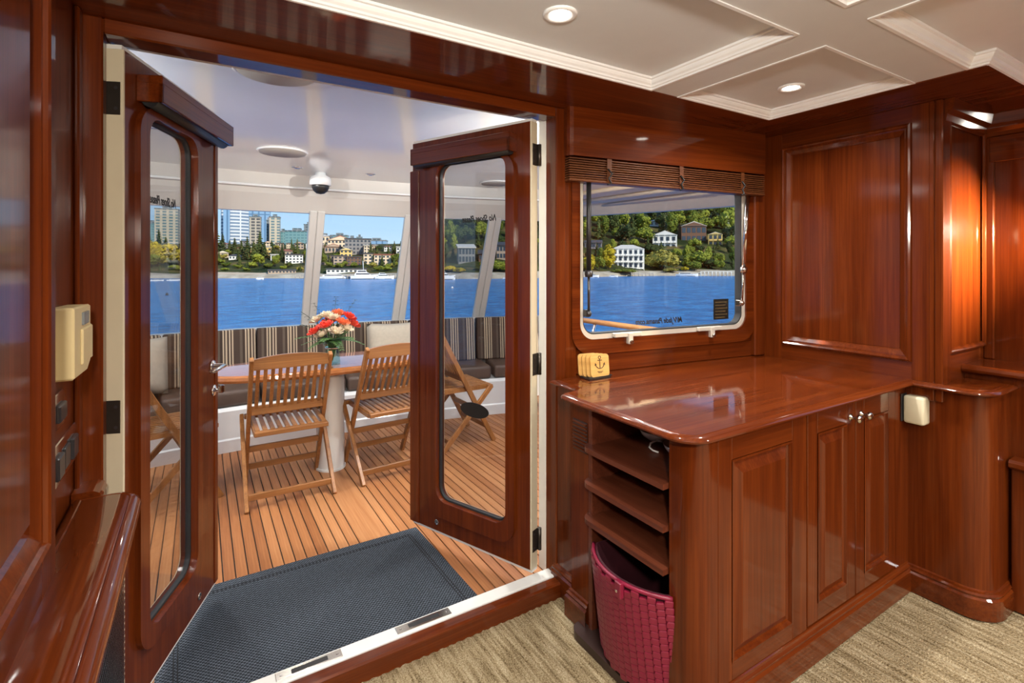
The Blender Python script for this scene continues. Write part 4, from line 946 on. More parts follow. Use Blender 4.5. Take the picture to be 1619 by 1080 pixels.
# vase of roses
vx, vy, vz = 0.725, 3.40, 0.7005
va = thing('flower_vase', 'clear glass vase with red, orange and cream roses on the table', 'vase', (vx, vy, vz))
obj('vase_glass', B().lathe([(0.001, 0.0), (0.050, 0.0), (0.052, 0.01), (0.048, 0.06), (0.040, 0.095), (0.046, 0.115), (0.056, 0.128), (0.060, 0.142), (0.054, 0.155), (0.051, 0.155), (0.056, 0.142), (0.052, 0.128), (0.042, 0.115), (0.036, 0.095), (0.044, 0.06), (0.047, 0.012), (0.001, 0.010)], (0, 0, 0), 28), 'vase_glass', va)
obj('vase_collar', B().lathe([(0.040, 0.10), (0.0445, 0.104), (0.0445, 0.108), (0.040, 0.112)], (0, 0, 0), 24), 'chrome', va)
def rose(c, r, mat, tilt):
    b = B(); c = Vector(c)
    for lay, (k, rr, hh, op) in enumerate(((3, 0.35, 0.95, 0.2), (4, 0.6, 0.85, 0.45), (5, 0.85, 0.7, 0.75), (6, 1.0, 0.5, 1.05))):
        for i in range(k):
            a0 = 2 * math.pi * (i + 0.5 * (lay % 2)) / k + lay; wd = 2 * math.pi / k * 0.75
            rows = []
            for v in range(4):
                f = v / 3; row = []
                for u in range(5):
                    a = a0 + wd * (u / 4 - 0.5) * (1 - 0.25 * f * f); q = rr * (0.35 + 0.65 * math.sin(f * 1.5)) * (1 + 0.12 * op * f * f)
                    row.append(Vector((math.cos(a) * q * r, math.sin(a) * q * r, (hh * f * (1 - 0.1 * abs(u - 2)) - 0.35) * r)))
                rows.append(row)
            m_ = Matrix.Rotation(tilt[0], 3, 'X') @ Matrix.Rotation(tilt[1], 3, 'Y')
            b.loops([[c + m_ @ p for p in row] for row in rows], closed=False, smooth=True)
    b.ball(c, r * 0.42, 1)
    return obj('rose', b, mat, va)
spec = [(-0.115, -0.03, 0.225, 'rose_red'), (-0.055, -0.075, 0.265, 'rose_red'), (-0.075, -0.05, 0.205, 'rose_cream'), (0.005, -0.10, 0.225, 'rose_cream'), (0.0, -0.03, 0.305, 'rose_cream'), (0.055, -0.07, 0.275, 'rose_orange'), (0.075, -0.075, 0.235, 'rose_cream'), (0.105, -0.03, 0.305, 'rose_red'), (0.135, -0.01, 0.255, 'rose_red'), (-0.09, 0.03, 0.290, 'rose_cream'), (-0.035, 0.02, 0.318, 'rose_cream'), (0.05, 0.03, 0.325, 'rose_orange'), (0.0, 0.08, 0.27, 'rose_red')]
for x, y, z, m_ in spec: rose((x, y, z), 0.046, m_, (-y * 5 - 0.2 if y < 0 else -y * 4, x * 5))
b = B()
for x, y, z, m_ in spec: b.tube([(0.01 * x, 0.01 * y, 0.02), (x * 0.25, y * 0.25, 0.14), (x, y, z - 0.01)], 0.0035, 5)
obj('stem', b, 'leaf_green', va)
def fern(a, el, L, mat, n=9):
    d = Vector((math.cos(a), math.sin(a), 0)); b = B(); side = Vector((-d.y, d.x, 0))
    pts = []
    for k in range(n + 1):
        f = k / n; pts.append(Vector((0, 0, 0.15)) + d * (L * f) + Vector((0, 0, L * (math.tan(el) * f - 0.35 * f * f))))
    b.tube(pts, 0.0016, 4)
    for k in range(1, n + 1):
        for s_ in (-1, 1):
            w = 0.052 * (1 - 0.65 * k / n); p = pts[k]; tp_ = p + side * s_ * w + d * w * 0.5 + Vector((0, 0, -0.004))
            m1 = (p + tp_) / 2 + d * 0.012; m2 = (p + tp_) / 2 - d * 0.012 + Vector((0, 0, 0.004))
            b.bm.faces.new([b.bm.verts.new(q) for q in (p, m1, tp_, m2)])
    obj('leaf_spray', b, mat, va)
for k in range(11): fern(k * 0.571 + 0.2, R(12 + 14 * (k % 2)), 0.17 + 0.02 * (k % 3), 'leaf_green')
for a_, e_, l_ in ((2.6, R(52), 0.20), (2.1, R(60), 0.17), (0.5, R(58), 0.20), (1.2, R(64), 0.16), (3.0, R(44), 0.18)): fern(a_, e_, l_, 'leaf_dark')

# handrail outside the counter window
hr = thing('handrail', 'varnished teak handrail on a steel stanchion outside the counter window', 'handrail', (2.6, 2.7, 0))
wobj('rail', B().tube([(2.545, 3.12, 0.905), (2.62, 2.70, 0.895), (2.72, 2.20, 0.885), (2.74, 2.0, 0.88)], 0.020, 10), 'teak_rail', hr)
wobj('stanchion', B().tube([(2.57, 2.98, 0.89), (2.545, 3.02, 0.70), (2.54, 3.04, 0.0)], 0.013, 8), 'chrome', hr)
wobj('stanchion', B().tube([(2.73, 2.02, 0.87), (2.73, 2.02, 0.0)], 0.013, 8), 'chrome', hr)

# added unseen uplights on the outer bulkhead, there to brighten the headliner
for x, lab in ((-0.95, 'added unseen uplight on the port side of the aft deck'), (1.85, 'added unseen uplight above the counter window, outside')):
    yb = 1.852 if x < 0 else 1.79
    w_ = thing('fill_uplight', lab, 'light', (x, yb, 1.86), 0.0, 'added uplights on the aft deck')
    obj('back_plate', B().box(-0.05, 0.05, 0.0, 0.012, -0.06, 0.06, 0.004), 'chrome', w_)
    obj('shade', B().lathe([(0.030, -0.05), (0.045, -0.04), (0.055, 0.03), (0.052, 0.03), (0.042, -0.035)], (0, 0.07, 0), 20), 'nickel', w_)
    ld = bpy.data.lights.new('fill_uplight_lamp', 'AREA'); ld.shape = 'DISK'; ld.size = 0.08; ld.energy = 80; ld.color = (1.0, 0.98, 0.92)
    lo = bpy.data.objects.new('fill_uplight_lamp', ld); C.objects.link(lo); lo.parent = w_; lo.location = (0, 0.07, 0.035); lo.rotation_euler = (R(180 - 48), 0, 0)
# added unseen lamp standing in for sun on the niche panel
rl = thing('niche_fill_lamp', 'added unseen fill lamp on the niche side wall', 'lamp', (2.965, 0.28, 1.52))
obj('lamp_arm', B().tube([(0.0, 0, 0), (-0.05, 0.0, 0.01), (-0.09, 0.03, 0.0)], 0.008, 8), 'nickel', rl)
obj('lamp_shade', B().lathe([(0.012, -0.03), (0.02, -0.02), (0.034, 0.03), (0.032, 0.03), (0.018, -0.016)], (-0.10, 0.05, -0.01), 16, 'y'), 'nickel', rl)
ld = bpy.data.lights.new('niche_fill_light', 'AREA'); ld.shape = 'DISK'; ld.size = 0.05; ld.energy = 15; ld.color = (1.0, 0.74, 0.42); ld.spread = R(84)
lo = bpy.data.objects.new('niche_fill_light', ld); C.objects.link(lo); lo.parent = rl; lo.location = (-0.10, 0.09, -0.02); lo.rotation_euler = (R(90 - 10), 0, R(14))
# ------------------------------------------------------------------ lake, shore, hill, trees, houses, towers, boats
WZ = EYE - 6.0
def ground_at(px, t):
    a = (px - PX0) / FPX
    return (t * (math.sin(YAW) + a * math.cos(YAW)), t * (math.cos(YAW) - a * math.sin(YAW)))
def lerp_tab(tab, x):
    if x <= tab[0][0]: return tab[0][1]
    for (a, va_), (b_, vb) in zip(tab, tab[1:]):
        if x <= b_: return va_ + (vb - va_) * (x - a) / (b_ - a)
    return tab[-1][1]
SHORE = [(-600, 215), (200, 201), (500, 201), (640, 197), (760, 193), (900, 214), (1030, 241), (1160, 239), (1700, 250)]
LOW = [(0, WZ), (2.5, -3.3), (12, -2.9), (26, -1.2), (60, 3.0), (120, 11), (300, 20), (700, 26), (1500, 30)]
HIGH = [(0, WZ), (2.5, -3.2), (10, -2.4), (22, -0.6), (45, 6.5), (62, 12.5), (100, 25), (160, 42), (260, 58), (1500, 66)]
def shore_t(px): return lerp_tab(SHORE, px)
def land_z(px, dt):
    k = min(1, max(0, (px - 640) / 130)); k = k * k * (3 - 2 * k)
    z = lerp_tab(LOW, dt) * (1 - k) + lerp_tab(HIGH, dt) * k
    return z + (0.8 * noise.noise((px * 0.03, dt * 0.05, 0)) if dt > 8 else 0)
b = B(); DT = [0, 2.5, 7, 12, 18, 26, 36, 48, 62, 80, 100, 125, 160, 210, 300, 450, 700, 1000]
rows = []
for px in range(-600, 1701, 25):
    t0 = shore_t(px); rows.append([(*ground_at(px, t0 + d), land_z(px, d)) for d in DT])
b.loops([r[3:] for r in rows], closed=False, smooth=True)
land = struct(obj('ground_shore', b, 'hillside'), 'wooded hillside across the lake')
b = B(); b.loops([r[:4] for r in rows], closed=False, smooth=True); struct(obj('ground_beach', b, 'beach'), 'pale beach and sea wall along the far shore')
struct(obj('ground_lake', B().box(-900, 1500, -600, 1500, WZ - 1, WZ), 'lake_water'), 'blue rippled lake water')

# --- trees: prototypes of leaf clumps, shared by all copies
def leaf_crown(kind, seed):
    r_ = random.Random(seed); V = []; Fc = []
    def leaf(p, s, nrm):
        u = Vector((r_.gauss(0, 1), r_.gauss(0, 1), r_.gauss(0, 1))).normalized(); n = (nrm * 1.1 + u * 0.8).normalized()
        a = n.orthogonal().normalized(); b_ = n.cross(a); k = len(V); q = r_.uniform(0.7, 1.2) * s
        for du, dv in ((-1, -0.6), (0.9, -0.8), (1, 0.7), (-0.7, 0.9)): V.append(p + a * du * q + b_ * dv * q)
        Fc.append((k, k + 1, k + 2, k + 3))
    def blob(c, r, n, s, sq=1.0):
        t = bmesh.new(); bmesh.ops.create_icosphere(t, subdivisions=1, radius=r * 0.86); k = len(V)
        t.verts.index_update()
        for v in t.verts: V.append(c + Vector((v.co.x, v.co.y, v.co.z * sq)))
        for f in t.faces: Fc.append(tuple(k + v.index for v in f.verts))
        t.free()
        for _ in range(n):
            d = Vector((r_.gauss(0, 1), r_.gauss(0, 1), r_.gauss(0, 1))).normalized()
            leaf(c + Vector((d.x * r, d.y * r, d.z * r * sq)), s, d)
    if kind == 'round':
        blob(Vector((0, 0, 0.58)), 0.30, 120, 0.045)
        for k in range(11):
            a = r_.uniform(0, 6.28); q = r_.uniform(0.16, 0.30); blob(Vector((q * math.cos(a), q * math.sin(a), r_.uniform(0.36, 0.80))), r_.uniform(0.13, 0.20), 75, 0.035)
    elif kind == 'tall':
        for k in range(13):
            a = r_.uniform(0, 6.28); z = 0.22 + 0.055 * k; q = 0.14 * math.sin(math.pi * (k + 1) / 15); blob(Vector((q * math.cos(a), q * math.sin(a), z)), 0.10 + 0.09 * math.sin(math.pi * (k + 1) / 15), 65, 0.032)
    elif kind == 'willow':
        for k in range(14):
            a = k * 2.4; q = 0.34 * math.sqrt(k / 14); blob(Vector((q * math.cos(a), q * math.sin(a), 0.52 - 0.25 * (q / 0.34) ** 2 + 0.08)), 0.19, 80, 0.034, 1.25)
    else:  # conifer
        for k in range(12):
            z = 0.12 + 0.07 * k; R0 = 0.21 * (1 - k / 12.5)
            for i in range(int(16 - k * 0.7)):
                a = r_.uniform(0, 6.28)
                for f in (0.35, 0.7, 1.0):
                    d = Vector((math.cos(a), math.sin(a), -0.35)); leaf(Vector((0, 0, z)) + Vector((d.x, d.y, d.z * 0.6)) * R0 * f, 0.035 * (1.2 - 0.05 * k), Vector((d.x * 0.5, d.y * 0.5, 0.9)))
        k = len(V)
        for q in range(8): V.append(Vector((0.13 * math.cos(q * 0.785), 0.13 * math.sin(q * 0.785), 0.1)))
        V.append(Vector((0, 0, 0.97)))
        for q in range(8): Fc.append((k + q, k + (q + 1) % 8, k + 8))
    me = bpy.data.meshes.new('crown'); me.from_pydata([tuple(v) for v in V], [], Fc); return me
CR = {k: [leaf_crown(k, 10 + i) for i in range(2)] for k in ('round', 'tall', 'willow', 'conifer')}
CRM = {}
def crown_mesh(kind, i, mat):
    key = (kind, i, mat)
    if key not in CRM:
        me = CR[kind][i].copy(); me.materials.clear(); me.materials.append(M[mat]); CRM[key] = me
    return CRM[key]
TR = obj('trunk', B().tube([(0, 0, -0.03), (0.005, 0.0, 0.2), (0, 0.004, 0.55)], 0.02, 6, radii=[0.026, 0.02, 0.010]), 'bark'); trunk_me = TR.data; bpy.data.objects.remove(TR)
def tree(kind, mat, px, dt, h_px, w_px, label, group, lift=0.0):
    t = shore_t(px) + dt; x, y = ground_at(px, t); h = h_px / FPX * t; w = w_px / FPX * t
    nm = {'conifer': 'conifer_tree', 'round': 'leafy_tree', 'tall': 'tall_tree', 'willow': 'willow_tree'}[kind]
    o = thing(nm, label, 'tree', (x, y, land_z(px, dt) - 0.2 + lift), rnd.uniform(0, 6.28), group)
    full = {'conifer': 0.42, 'round': 0.86, 'tall': 0.52, 'willow': 0.98}[kind]
    s = (w / full, w / full, h)
    for nme, me in (('crown', crown_mesh(kind, rnd.randrange(2), mat)), ('trunk', trunk_me)):
        c = bpy.data.objects.new(nme, me); link(c, o); c.scale = s
    return o
G1 = 'trees on the far city shore'; G2 = 'trees on the hillside across the lake'
CZ = [(245, 'at the left edge of the left door glass'), (275, 'in the middle of the left door glass'), (343, 'beside the left door stile'), (368, 'below the curved white tower, left'), (392, 'below the curved white tower, right'), (420, 'around the tan flat-roofed house'), (445, 'below the cream tower'), (480, 'below the wide teal block'), (505, 'just right of the first mullion'), (540, 'around the brown condominiums'), (570, 'below the small yellow house'), (602, 'beside the dark apartment block'), (640, 'at the right of the middle window'), (2000, 'next to the right door edge')]
def city_zone(px): return next(z for q, z in CZ if px < q)
# city shore
for px, dt, h, w in ((338, 95, 52, 26), (352, 92, 34, 14), (363, 85, 26, 12), (371, 80, 30, 16), (382, 70, 30, 14), (391, 62, 40, 17), (401, 60, 33, 18), (411, 70, 44, 18), (418, 66, 28, 16), (431, 60, 30, 12), (446, 60, 28, 13), (461, 75, 30, 9), (470, 75, 30, 9), (509, 66, 22, 14), (586, 60, 30, 13), (596, 64, 20, 14), (614, 60, 26, 11), (577, 40, 16, 8), (251, 95, 40, 16), (236, 95, 30, 16), (287, 90, 24, 16), (300, 84, 20, 12), (262, 98, 26, 14)):
    tree('conifer', 'foliage_dark', px, dt, h, w, 'dark conifer on the city shore ' + city_zone(px), G1)
for px, dt, h, w in ((345, 40, 12, 20), (358, 34, 9, 16), (376, 30, 8, 16), (408, 34, 22, 24), (398, 30, 12, 18), (436, 34, 22, 14), (424, 28, 9, 18), (448, 26, 8, 14), (500, 40, 26, 18), (512, 36, 20, 14), (534, 52, 14, 16), (520, 30, 9, 14), (560, 30, 9, 12), (598, 20, 9, 16), (612, 18, 8, 16), (625, 40, 20, 16), (330, 30, 10, 16), (488, 40, 22, 16), (240, 30, 24, 26), (300, 26, 12, 18), (286, 20, 8, 16), (276, 24, 9, 18), (356, 20, 6, 12), (390, 18, 6, 14), (640, 50, 24, 18), (655, 30, 16, 14)):
    tree('round', 'foliage_green', px, dt, h, w, ('low green bush by the beach ' if dt < 31 else 'green leafy tree up the slope ') + city_zone(px), G1)
for px, dt, h, w in ((238, 48, 38, 34), (262, 46, 34, 36), (282, 40, 28, 26), (250, 34, 22, 30), (598, 50, 12, 20), (606, 50, 10, 14)):
    tree('round', 'foliage_yellow', px, dt, h, w, 'yellow autumn tree on the city shore ' + city_zone(px), G1)
r3 = random.Random(5)
for k in range(115):
    px = r3.uniform(225, 660); d_ = r3.uniform(16, 120); cz_ = city_zone(px)
    if r3.random() < 0.45: h = r3.uniform(10, 20); tree('conifer', 'foliage_dark', px, d_, h, h * 0.42, 'small dark conifer on the city slope ' + cz_, G1)
    else: h = r3.uniform(6, 11); tree('round', r3.choice(('foliage_green', 'foliage_dark', 'foliage_green', 'foliage_willow')), px, d_, h, h * 1.25, 'small leafy tree on the city slope ' + cz_, G1)
# hillside, seen through the right door and the counter window
r2 = random.Random(21)
VIL = [(955, 1024, 20), (1030, 1076, 60), (1080, 1142, 68), (922, 954, 52), (724, 752, 30), (784, 806, 32), (756, 780, 30), (850, 872, 26)]
ZONE = [(722, 'beyond the yacht beside the right door'), (754, 'behind the shuttered grey house'), (782, 'behind the dark low house'), (846, 'behind the tan dark-roofed house'), (915, 'beside the tall white house'), (955, 'behind the dark flat-roofed house'), (1024, 'behind the white balconied house'), (1076, 'behind the pale grey gabled house'), (1142, 'around the brown gabled house'), (2000, 'right of the brown gabled house')]
for row, (dt, n) in enumerate(((15, 26), (22, 26), (30, 26), (41, 24), (53, 22), (66, 24), (80, 24), (96, 24), (116, 22), (140, 18))):
    for k in range(n):
        px = 685 + (1240 - 685) * (k + r2.uniform(0.15, 0.85)) / n; d_ = dt + r2.uniform(-4, 4)
        if any(a - 4 < px < b_ + 4 and v - (13 if v > 40 else 22) < d_ < v + 14 for a, b_, v in VIL): continue
        if row < 3 and (1015 < px < 1080): continue
        kind = r2.choice(('round', 'round', 'round', 'conifer', 'tall')) if row < 6 else r2.choice(('conifer', 'tall', 'round', 'round'))
        mat = 'foliage_dark' if kind == 'conifer' or r2.random() < 0.30 else 'foliage_green'
        h = r2.uniform(23, 33) if row > 4 else r2.uniform(15, 22) if row > 1 else r2.uniform(9, 14)
        w = h * (0.5 if kind in ('conifer', 'tall') else 1.0)
        what = {'conifer': 'dark conifer', 'round': 'dark rounded tree' if mat == 'foliage_dark' else 'bright green rounded tree', 'tall': 'dark slim tree' if mat == 'foliage_dark' else 'bright green slim tree'}[kind]
        where = next(z for q, z in ZONE if px < q); hi = ('low on the hill', 'halfway up', 'high up')[0 if row < 4 else 1 if row < 7 else 2]
        tree(kind, mat, px, d_, h * (1.25 if kind in ('conifer', 'tall') else 1), w, what + ' ' + hi + ' ' + where, G2)
for kind, mat, px, dt, h, w, lab in (
        ('willow', 'foliage_willow', 1047, 14, 40, 56, 'large golden green willow by the water right of the white house'),
        ('tall', 'foliage_yellow', 963, 16, 40, 19, 'bright yellow tree left of the white balconied house'),
        ('tall', 'foliage_yellow', 932, 8, 28, 18, 'yellow tree at the left edge of the counter window'),
        ('round', 'foliage_green', 948, 13, 26, 22, 'green tree below the flat-roofed house'),
        ('round', 'foliage_green', 1092, 24, 24, 26, 'green tree below the brown gabled house'),
        ('round', 'foliage_green', 1108, 22, 30, 34, 'broad green tree under the terrace of the brown house'),
        ('round', 'foliage_dark', 1125, 16, 18, 22, 'dark shrub above the right-hand dock'),
        ('round', 'foliage_green', 1098, 9, 18, 24, 'low green shrub behind the moored boat'),
        ('round', 'foliage_green', 1137, 12, 17, 18, 'round green shrub above the right-hand dock'),
        ('tall', 'foliage_green', 1150, 80, 60, 22, 'tall pale green poplar right of the brown house'),
        ('round', 'foliage_yellow', 1083, 8, 9, 12, 'small orange yellow bush at the waterside'),
        ('round', 'foliage_yellow', 712, 14, 12, 22, 'low yellow bush left of the shuttered house'),
        ('round', 'foliage_yellow', 727, 10, 10, 20, 'low yellow bush in front of the shuttered house'),
        ('tall', 'foliage_yellow', 767, 14, 22, 15, 'yellow tree by the water seen through the right door'),
        ('round', 'foliage_green', 785, 14, 20, 30, 'round green tree at the waterside seen through the right door'),
        ('round', 'foliage_green', 802, 10, 14, 22, 'low green bush at the waterside near the right door edge'),
        ('conifer', 'foliage_dark', 697, 40, 40, 13, 'narrow conifer at the left of the right door glass'),
        ('willow', 'foliage_green', 985, 4, 8, 44, 'low hedge below the white balconied house'),
        ('round', 'foliage_willow', 1060, 4, 8, 26, 'pale bush at the foot of the willow')):
    tree(kind, mat, px, dt, h, w, lab, G2)

# --- buildings
def building(name, label, cat, px, dt, w_px, h_px, d_m, wall, roof, style='flat', rows=2, cols=4, turn=0.0, rise=0.0, win=(0.55, 0.5), pane='far_pane', balcony=False, group=None):
    t = shore_t(px) + dt; x, y = ground_at(px, t); w = w_px / FPX * t; h = h_px / FPX * t
    az = -math.atan2(x, y)
    o = thing(name, label, cat, (x, y, land_z(px, dt) - 1.0 + rise), az + turn, group)
    H = h + 1.0; rh = 0.0
    obj('wall', B().box(-w / 2, w / 2, 0, d_m, 0, H), wall, o)
    if style == 'flat':
        obj('roof', B().box(-w / 2 - 0.3, w / 2 + 0.3, -0.4, d_m + 0.3, H, H + 0.5, 0.05), roof, o)
    elif style == 'gable':
        rh = w * 0.20; P = [(-w / 2 - 0.5, H - 0.15), (w / 2 + 0.5, H - 0.15), (0, H + rh)]
        obj('roof', B().prism(P, -0.6, d_m + 0.4, 'xz'), roof, o)
        obj('gable', B().prism([(-w / 2 + 0.4, H), (w / 2 - 0.4, H), (0, H + rh * 0.8)], -0.75, -0.6, 'xz'), wall, o)
    elif style == 'hip':
        rh = w * 0.14; b = B(); q = 0.5
        b.loops([[(-w / 2 - q, -q, H), (w / 2 + q, -q, H), (w / 2 + q, d_m + q, H), (-w / 2 - q, d_m + q, H)], [(-w / 5, d_m * 0.4, H + rh), (w / 5, d_m * 0.4, H + rh), (w / 5, d_m * 0.6, H + rh), (-w / 5, d_m * 0.6, H + rh)]], cap0=True, cap1=True); obj('roof', b, roof, o)
    elif style == 'slope':
        obj('roof', B().prism([(-0.7, H - 0.1), (d_m + 0.5, H + 1.6), (d_m + 0.5, H + 2.0), (-0.7, H + 0.4)], -w / 2 - 0.5, w / 2 + 0.5, 'yz'), roof, o)
    fh = h / rows if rows else 1; bw = w / cols if cols else 1
    pm = None
    for i in range(rows):
        for j in range(cols):
            cxw = -w / 2 + bw * (j + 0.5); czw = 1.0 + fh * (i + 0.52)
            if pm is None:
                ww_, hh_ = bw * win[0] / 2, fh * win[1] / 2
                pm = obj('window', B().box(-ww_, ww_, -0.12, 0.02, -hh_, hh_), pane, o); pm.location = (cxw, 0, czw)
            else:
                c = inst(pm, o, (cxw, 0, czw))
        if balcony:
            zb = 1.0 + fh * i
            bb = obj('balcony', B().box(-w / 2 - 0.1, w / 2 + 0.1, -1.4, 0.0, zb - 0.1, zb + 0.12).box(-w / 2 - 0.1, w / 2 + 0.1, -1.4, -1.32, zb + 0.62, zb + 0.78), wall, o)
            for q in range(cols + 1):
                xx = -w / 2 + bw * q; obj('column', B().box(xx - 0.14, xx + 0.14, -1.4, -1.12, zb, zb + fh), wall, o)
    return o
GT = 'towers of the city skyline'
for px, w, top, mat, dt, lab, sh in (
        (263, 31, 331, 'tower_cream', 500, 'pale grey tower seen through the left door glass', 0), (238, 20, 353, 'tower_teal', 590, 'low dark teal tower at the left edge of the door glass', 0),
        (301, 15, 332, 'tower_stripe', 540, 'slender white tower with vertical stripes behind the left door stile', 0), (318, 22, 352, 'tower_grey', 560, 'grey tower hidden behind the left door stile', 0),
        (372, 38, 318, 'tower_white', 570, 'curved white tower with horizontal bands, left of the skyline', 1), (358, 9, 312, 'tower_blue', 520, 'narrow blue glass tower in front of the curved white one', 0),
        (403, 16, 344, 'tower_brown', 500, 'brown banded tower with cream columns', 0), (408, 32, 305, 'tower_blue', 620, 'tallest blue glass tower of the skyline', 0),
        (434, 15, 344, 'tower_cream', 520, 'cream tower with rounded top right of the blue glass tower', 0), (424, 5, 349, 'tower_grey', 540, 'thin dark tower beside the cream one', 0),
        (447, 12, 367, 'tower_teal', 540, 'low teal office block beside the mullion', 0), (468, 32, 366, 'tower_teal', 500, 'wide teal glass office block', 0),
        (511, 24, 374, 'tower_grey', 520, 'dark flat office block right of the mullion', 0), (536, 26, 373, 'tower_teal', 620, 'green glass block in the middle window', 0),
        (556, 13, 378, 'tower_grey', 520, 'small dark office block in the middle window', 0), (568, 8, 376, 'tower_teal', 560, 'slim pale green block in the middle window', 0), (594, 32, 381, 'tower_blue', 600, 'wide blue grey office block at the right of the middle window', 0),
        (488, 14, 356, 'tower_grey', 560, 'grey tower hidden behind the first mullion', 0)):
    t = shore_t(px) + dt; x, y = ground_at(px, t); w_ = w / FPX * t; base = land_z(px, dt) - 6; H = EYE + (PY0 - top) / FPX * t - base
    o = thing('skyscraper', lab, 'tower', (x, y, base), -math.atan2(x, y) + 0.25 * (sh - 0.5), GT)
    if sh: b = B().loops([[(px_, py_, z) for px_, py_ in [(-w_ / 2, 8), (-w_ / 2, 0)] + [(w_ / 2 * q, -6 * (1 - q * q)) for q in (-0.75, -0.5, -0.25, 0, 0.25, 0.5, 0.75)] + [(w_ / 2, 0), (w_ / 2, 20)]] for z in (0, H)], cap0=True, cap1=True)
    else: b = B().box(-w_ / 2, w_ / 2, 0, w_ * 0.8, 0, H)
    obj('tower_shaft', b, mat, o)
    obj('rooftop', B().box(-w_ / 2 - 0.4, w_ / 2 + 0.4, -0.4 - (6 if sh else 0), w_ * 0.8 + 0.4, H, H + 1.6).box(-w_ * 0.2, w_ * 0.2, w_ * 0.2, w_ * 0.6, H + 1.6, H + 5), 'tower_grey', o)
GH = 'houses on the city shore'
for a in ((413, 78, 30, 13, 9, 'house_yellow', 'roof_pale', 'flat', 2, 5, 'tan flat-roofed house among the dark conifers'), (372, 62, 18, 6, 8, 'house_white', 'roof_dark', 'hip', 1, 4, 'low white house on the slope under the white tower'),
          (352, 70, 16, 8, 8, 'house_cream', 'roof_pale', 'gable', 1, 3, 'cream gabled house at the left of the open doorway'), (465, 46, 26, 13, 10, 'house_white', 'roof_dark', 'flat', 3, 5, 'banded white condominium beside the first mullion'),
          (434, 56, 11, 9, 8, 'house_white', 'roof_pale', 'flat', 2, 2, 'small white house right of the tan one'), (452, 70, 22, 9, 8, 'house_tan', 'roof_red', 'hip', 1, 4, 'tan house with reddish hip roof under the teal block'),
          (508, 130, 24, 18, 12, 'house_cream', 'roof_pale', 'hip', 2, 4, 'large cream building with pale roof at the left of the middle window'), (538, 125, 38, 12, 12, 'house_cream', 'roof_red', 'gable', 2, 7, 'long cream terrace with reddish roof on the ridge'),
          (527, 92, 26, 10, 10, 'house_tan', 'roof_red', 'gable', 1, 5, 'tan gabled house below the cream terrace'), (547, 74, 18, 11, 9, 'house_yellow', 'roof_pale', 'gable', 2, 3, 'small yellow gabled house in the middle window'),
          (566, 84, 40, 24, 12, 'house_grey', 'roof_dark', 'flat', 4, 7, 'dark grey apartment block stepping down the slope'), (580, 78, 9, 17, 8, 'house_cream', 'roof_pale', 'flat', 4, 2, 'narrow cream stair tower on the dark apartment block'),
          (607, 40, 30, 16, 10, 'house_cream', 'roof_red', 'flat', 3, 5, 'cream and red apartment house at the right of the middle window'), (519, 40, 22, 14, 9, 'house_tan', 'roof_dark', 'flat', 3, 3, 'brown balconied condominium above the moored yachts'),
          (538, 38, 20, 14, 9, 'house_tan', 'roof_dark', 'flat', 3, 3, 'second brown balconied condominium above the moored yachts'), (560, 36, 22, 13, 9, 'house_brown', 'roof_dark', 'flat', 3, 4, 'dark brown waterside block behind the big yacht'),
          (582, 40, 14, 16, 9, 'house_cream', 'roof_dark', 'flat', 3, 2, 'cream block behind the mast of the big yacht'), (493, 60, 14, 16, 9, 'house_tan', 'roof_dark', 'flat', 3, 2, 'tan block just right of the first mullion'),
          (638, 70, 22, 16, 9, 'house_white', 'roof_pale', 'flat', 3, 4, 'white terraced block at the edge of the right door'), (268, 62, 16, 6, 8, 'house_white', 'roof_pale', 'flat', 1, 3, 'small white house among the yellow trees'),
          (298, 60, 24, 8, 8, 'house_tan', 'roof_pale', 'gable', 1, 4, 'tan gabled house beside the left door stile'), (548, 15, 60, 5, 6, 'house_white', 'roof_dark', 'flat', 1, 9, 'long low white boathouse behind the yachts'), (446, 9, 40, 4, 5, 'house_tan', 'roof_dark', 'flat', 1, 8, 'long low dark boathouse by the water left of the mullion')):
    building('house', a[10], 'house', *a[:7], style=a[7], rows=a[8], cols=a[9], group=GH)
r4 = random.Random(11)
for k in range(16):
    px = 348 + 275 * (k + r4.uniform(0.2, 0.8)) / 16; col = r4.choice((('white', 'house_white'), ('cream', 'house_cream'), ('tan', 'house_tan'), ('grey', 'house_grey')))
    building('house', 'small %s house among the trees %s' % (col[0], city_zone(px)), 'house', px, r4.uniform(92, 150), r4.uniform(8, 14), r4.uniform(6, 9), 8, col[1], r4.choice(('roof_dark', 'roof_pale', 'roof_red')), style=r4.choice(('gable', 'hip', 'flat')), rows=2, cols=3, group=GH)
sw = thing('sea_wall', 'pale concrete sea wall along the city beach', 'wall', (*ground_at(390, shore_t(390) + 5), WZ))
p0, p1 = ground_at(300, 206), ground_at(420, 206); q0 = sw.location
obj('wall', B().beam((p0[0] - q0.x, p0[1] - q0.y, 1.9), (p1[0] - q0.x, p1[1] - q0.y, 1.3), 1.2, 1.4), 'dock_wood', sw)
GV = 'villas on the wooded hillside'
building('villa', 'white balconied house by the water in the counter window', 'house', 993, 20, 48, 42, 9, 'house_white', 'roof_pale', 'hip', 4, 6, 0.12, -4.0, (0.55, 0.62), balcony=True, group=GV)
building('villa', 'pale grey gabled house on the slope above the willow', 'house', 1051, 60, 36, 25, 8, 'house_white', 'roof_pale', 'gable', 2, 4, 0.0, -3.0, group=GV, balcony=True)
building('villa', 'brown gabled house with big windows high on the slope', 'house', 1097, 70, 38, 27, 10, 'house_brown', 'roof_pale', 'gable', 2, 5, 0.2, -1.5, (0.72, 0.6), group=GV)
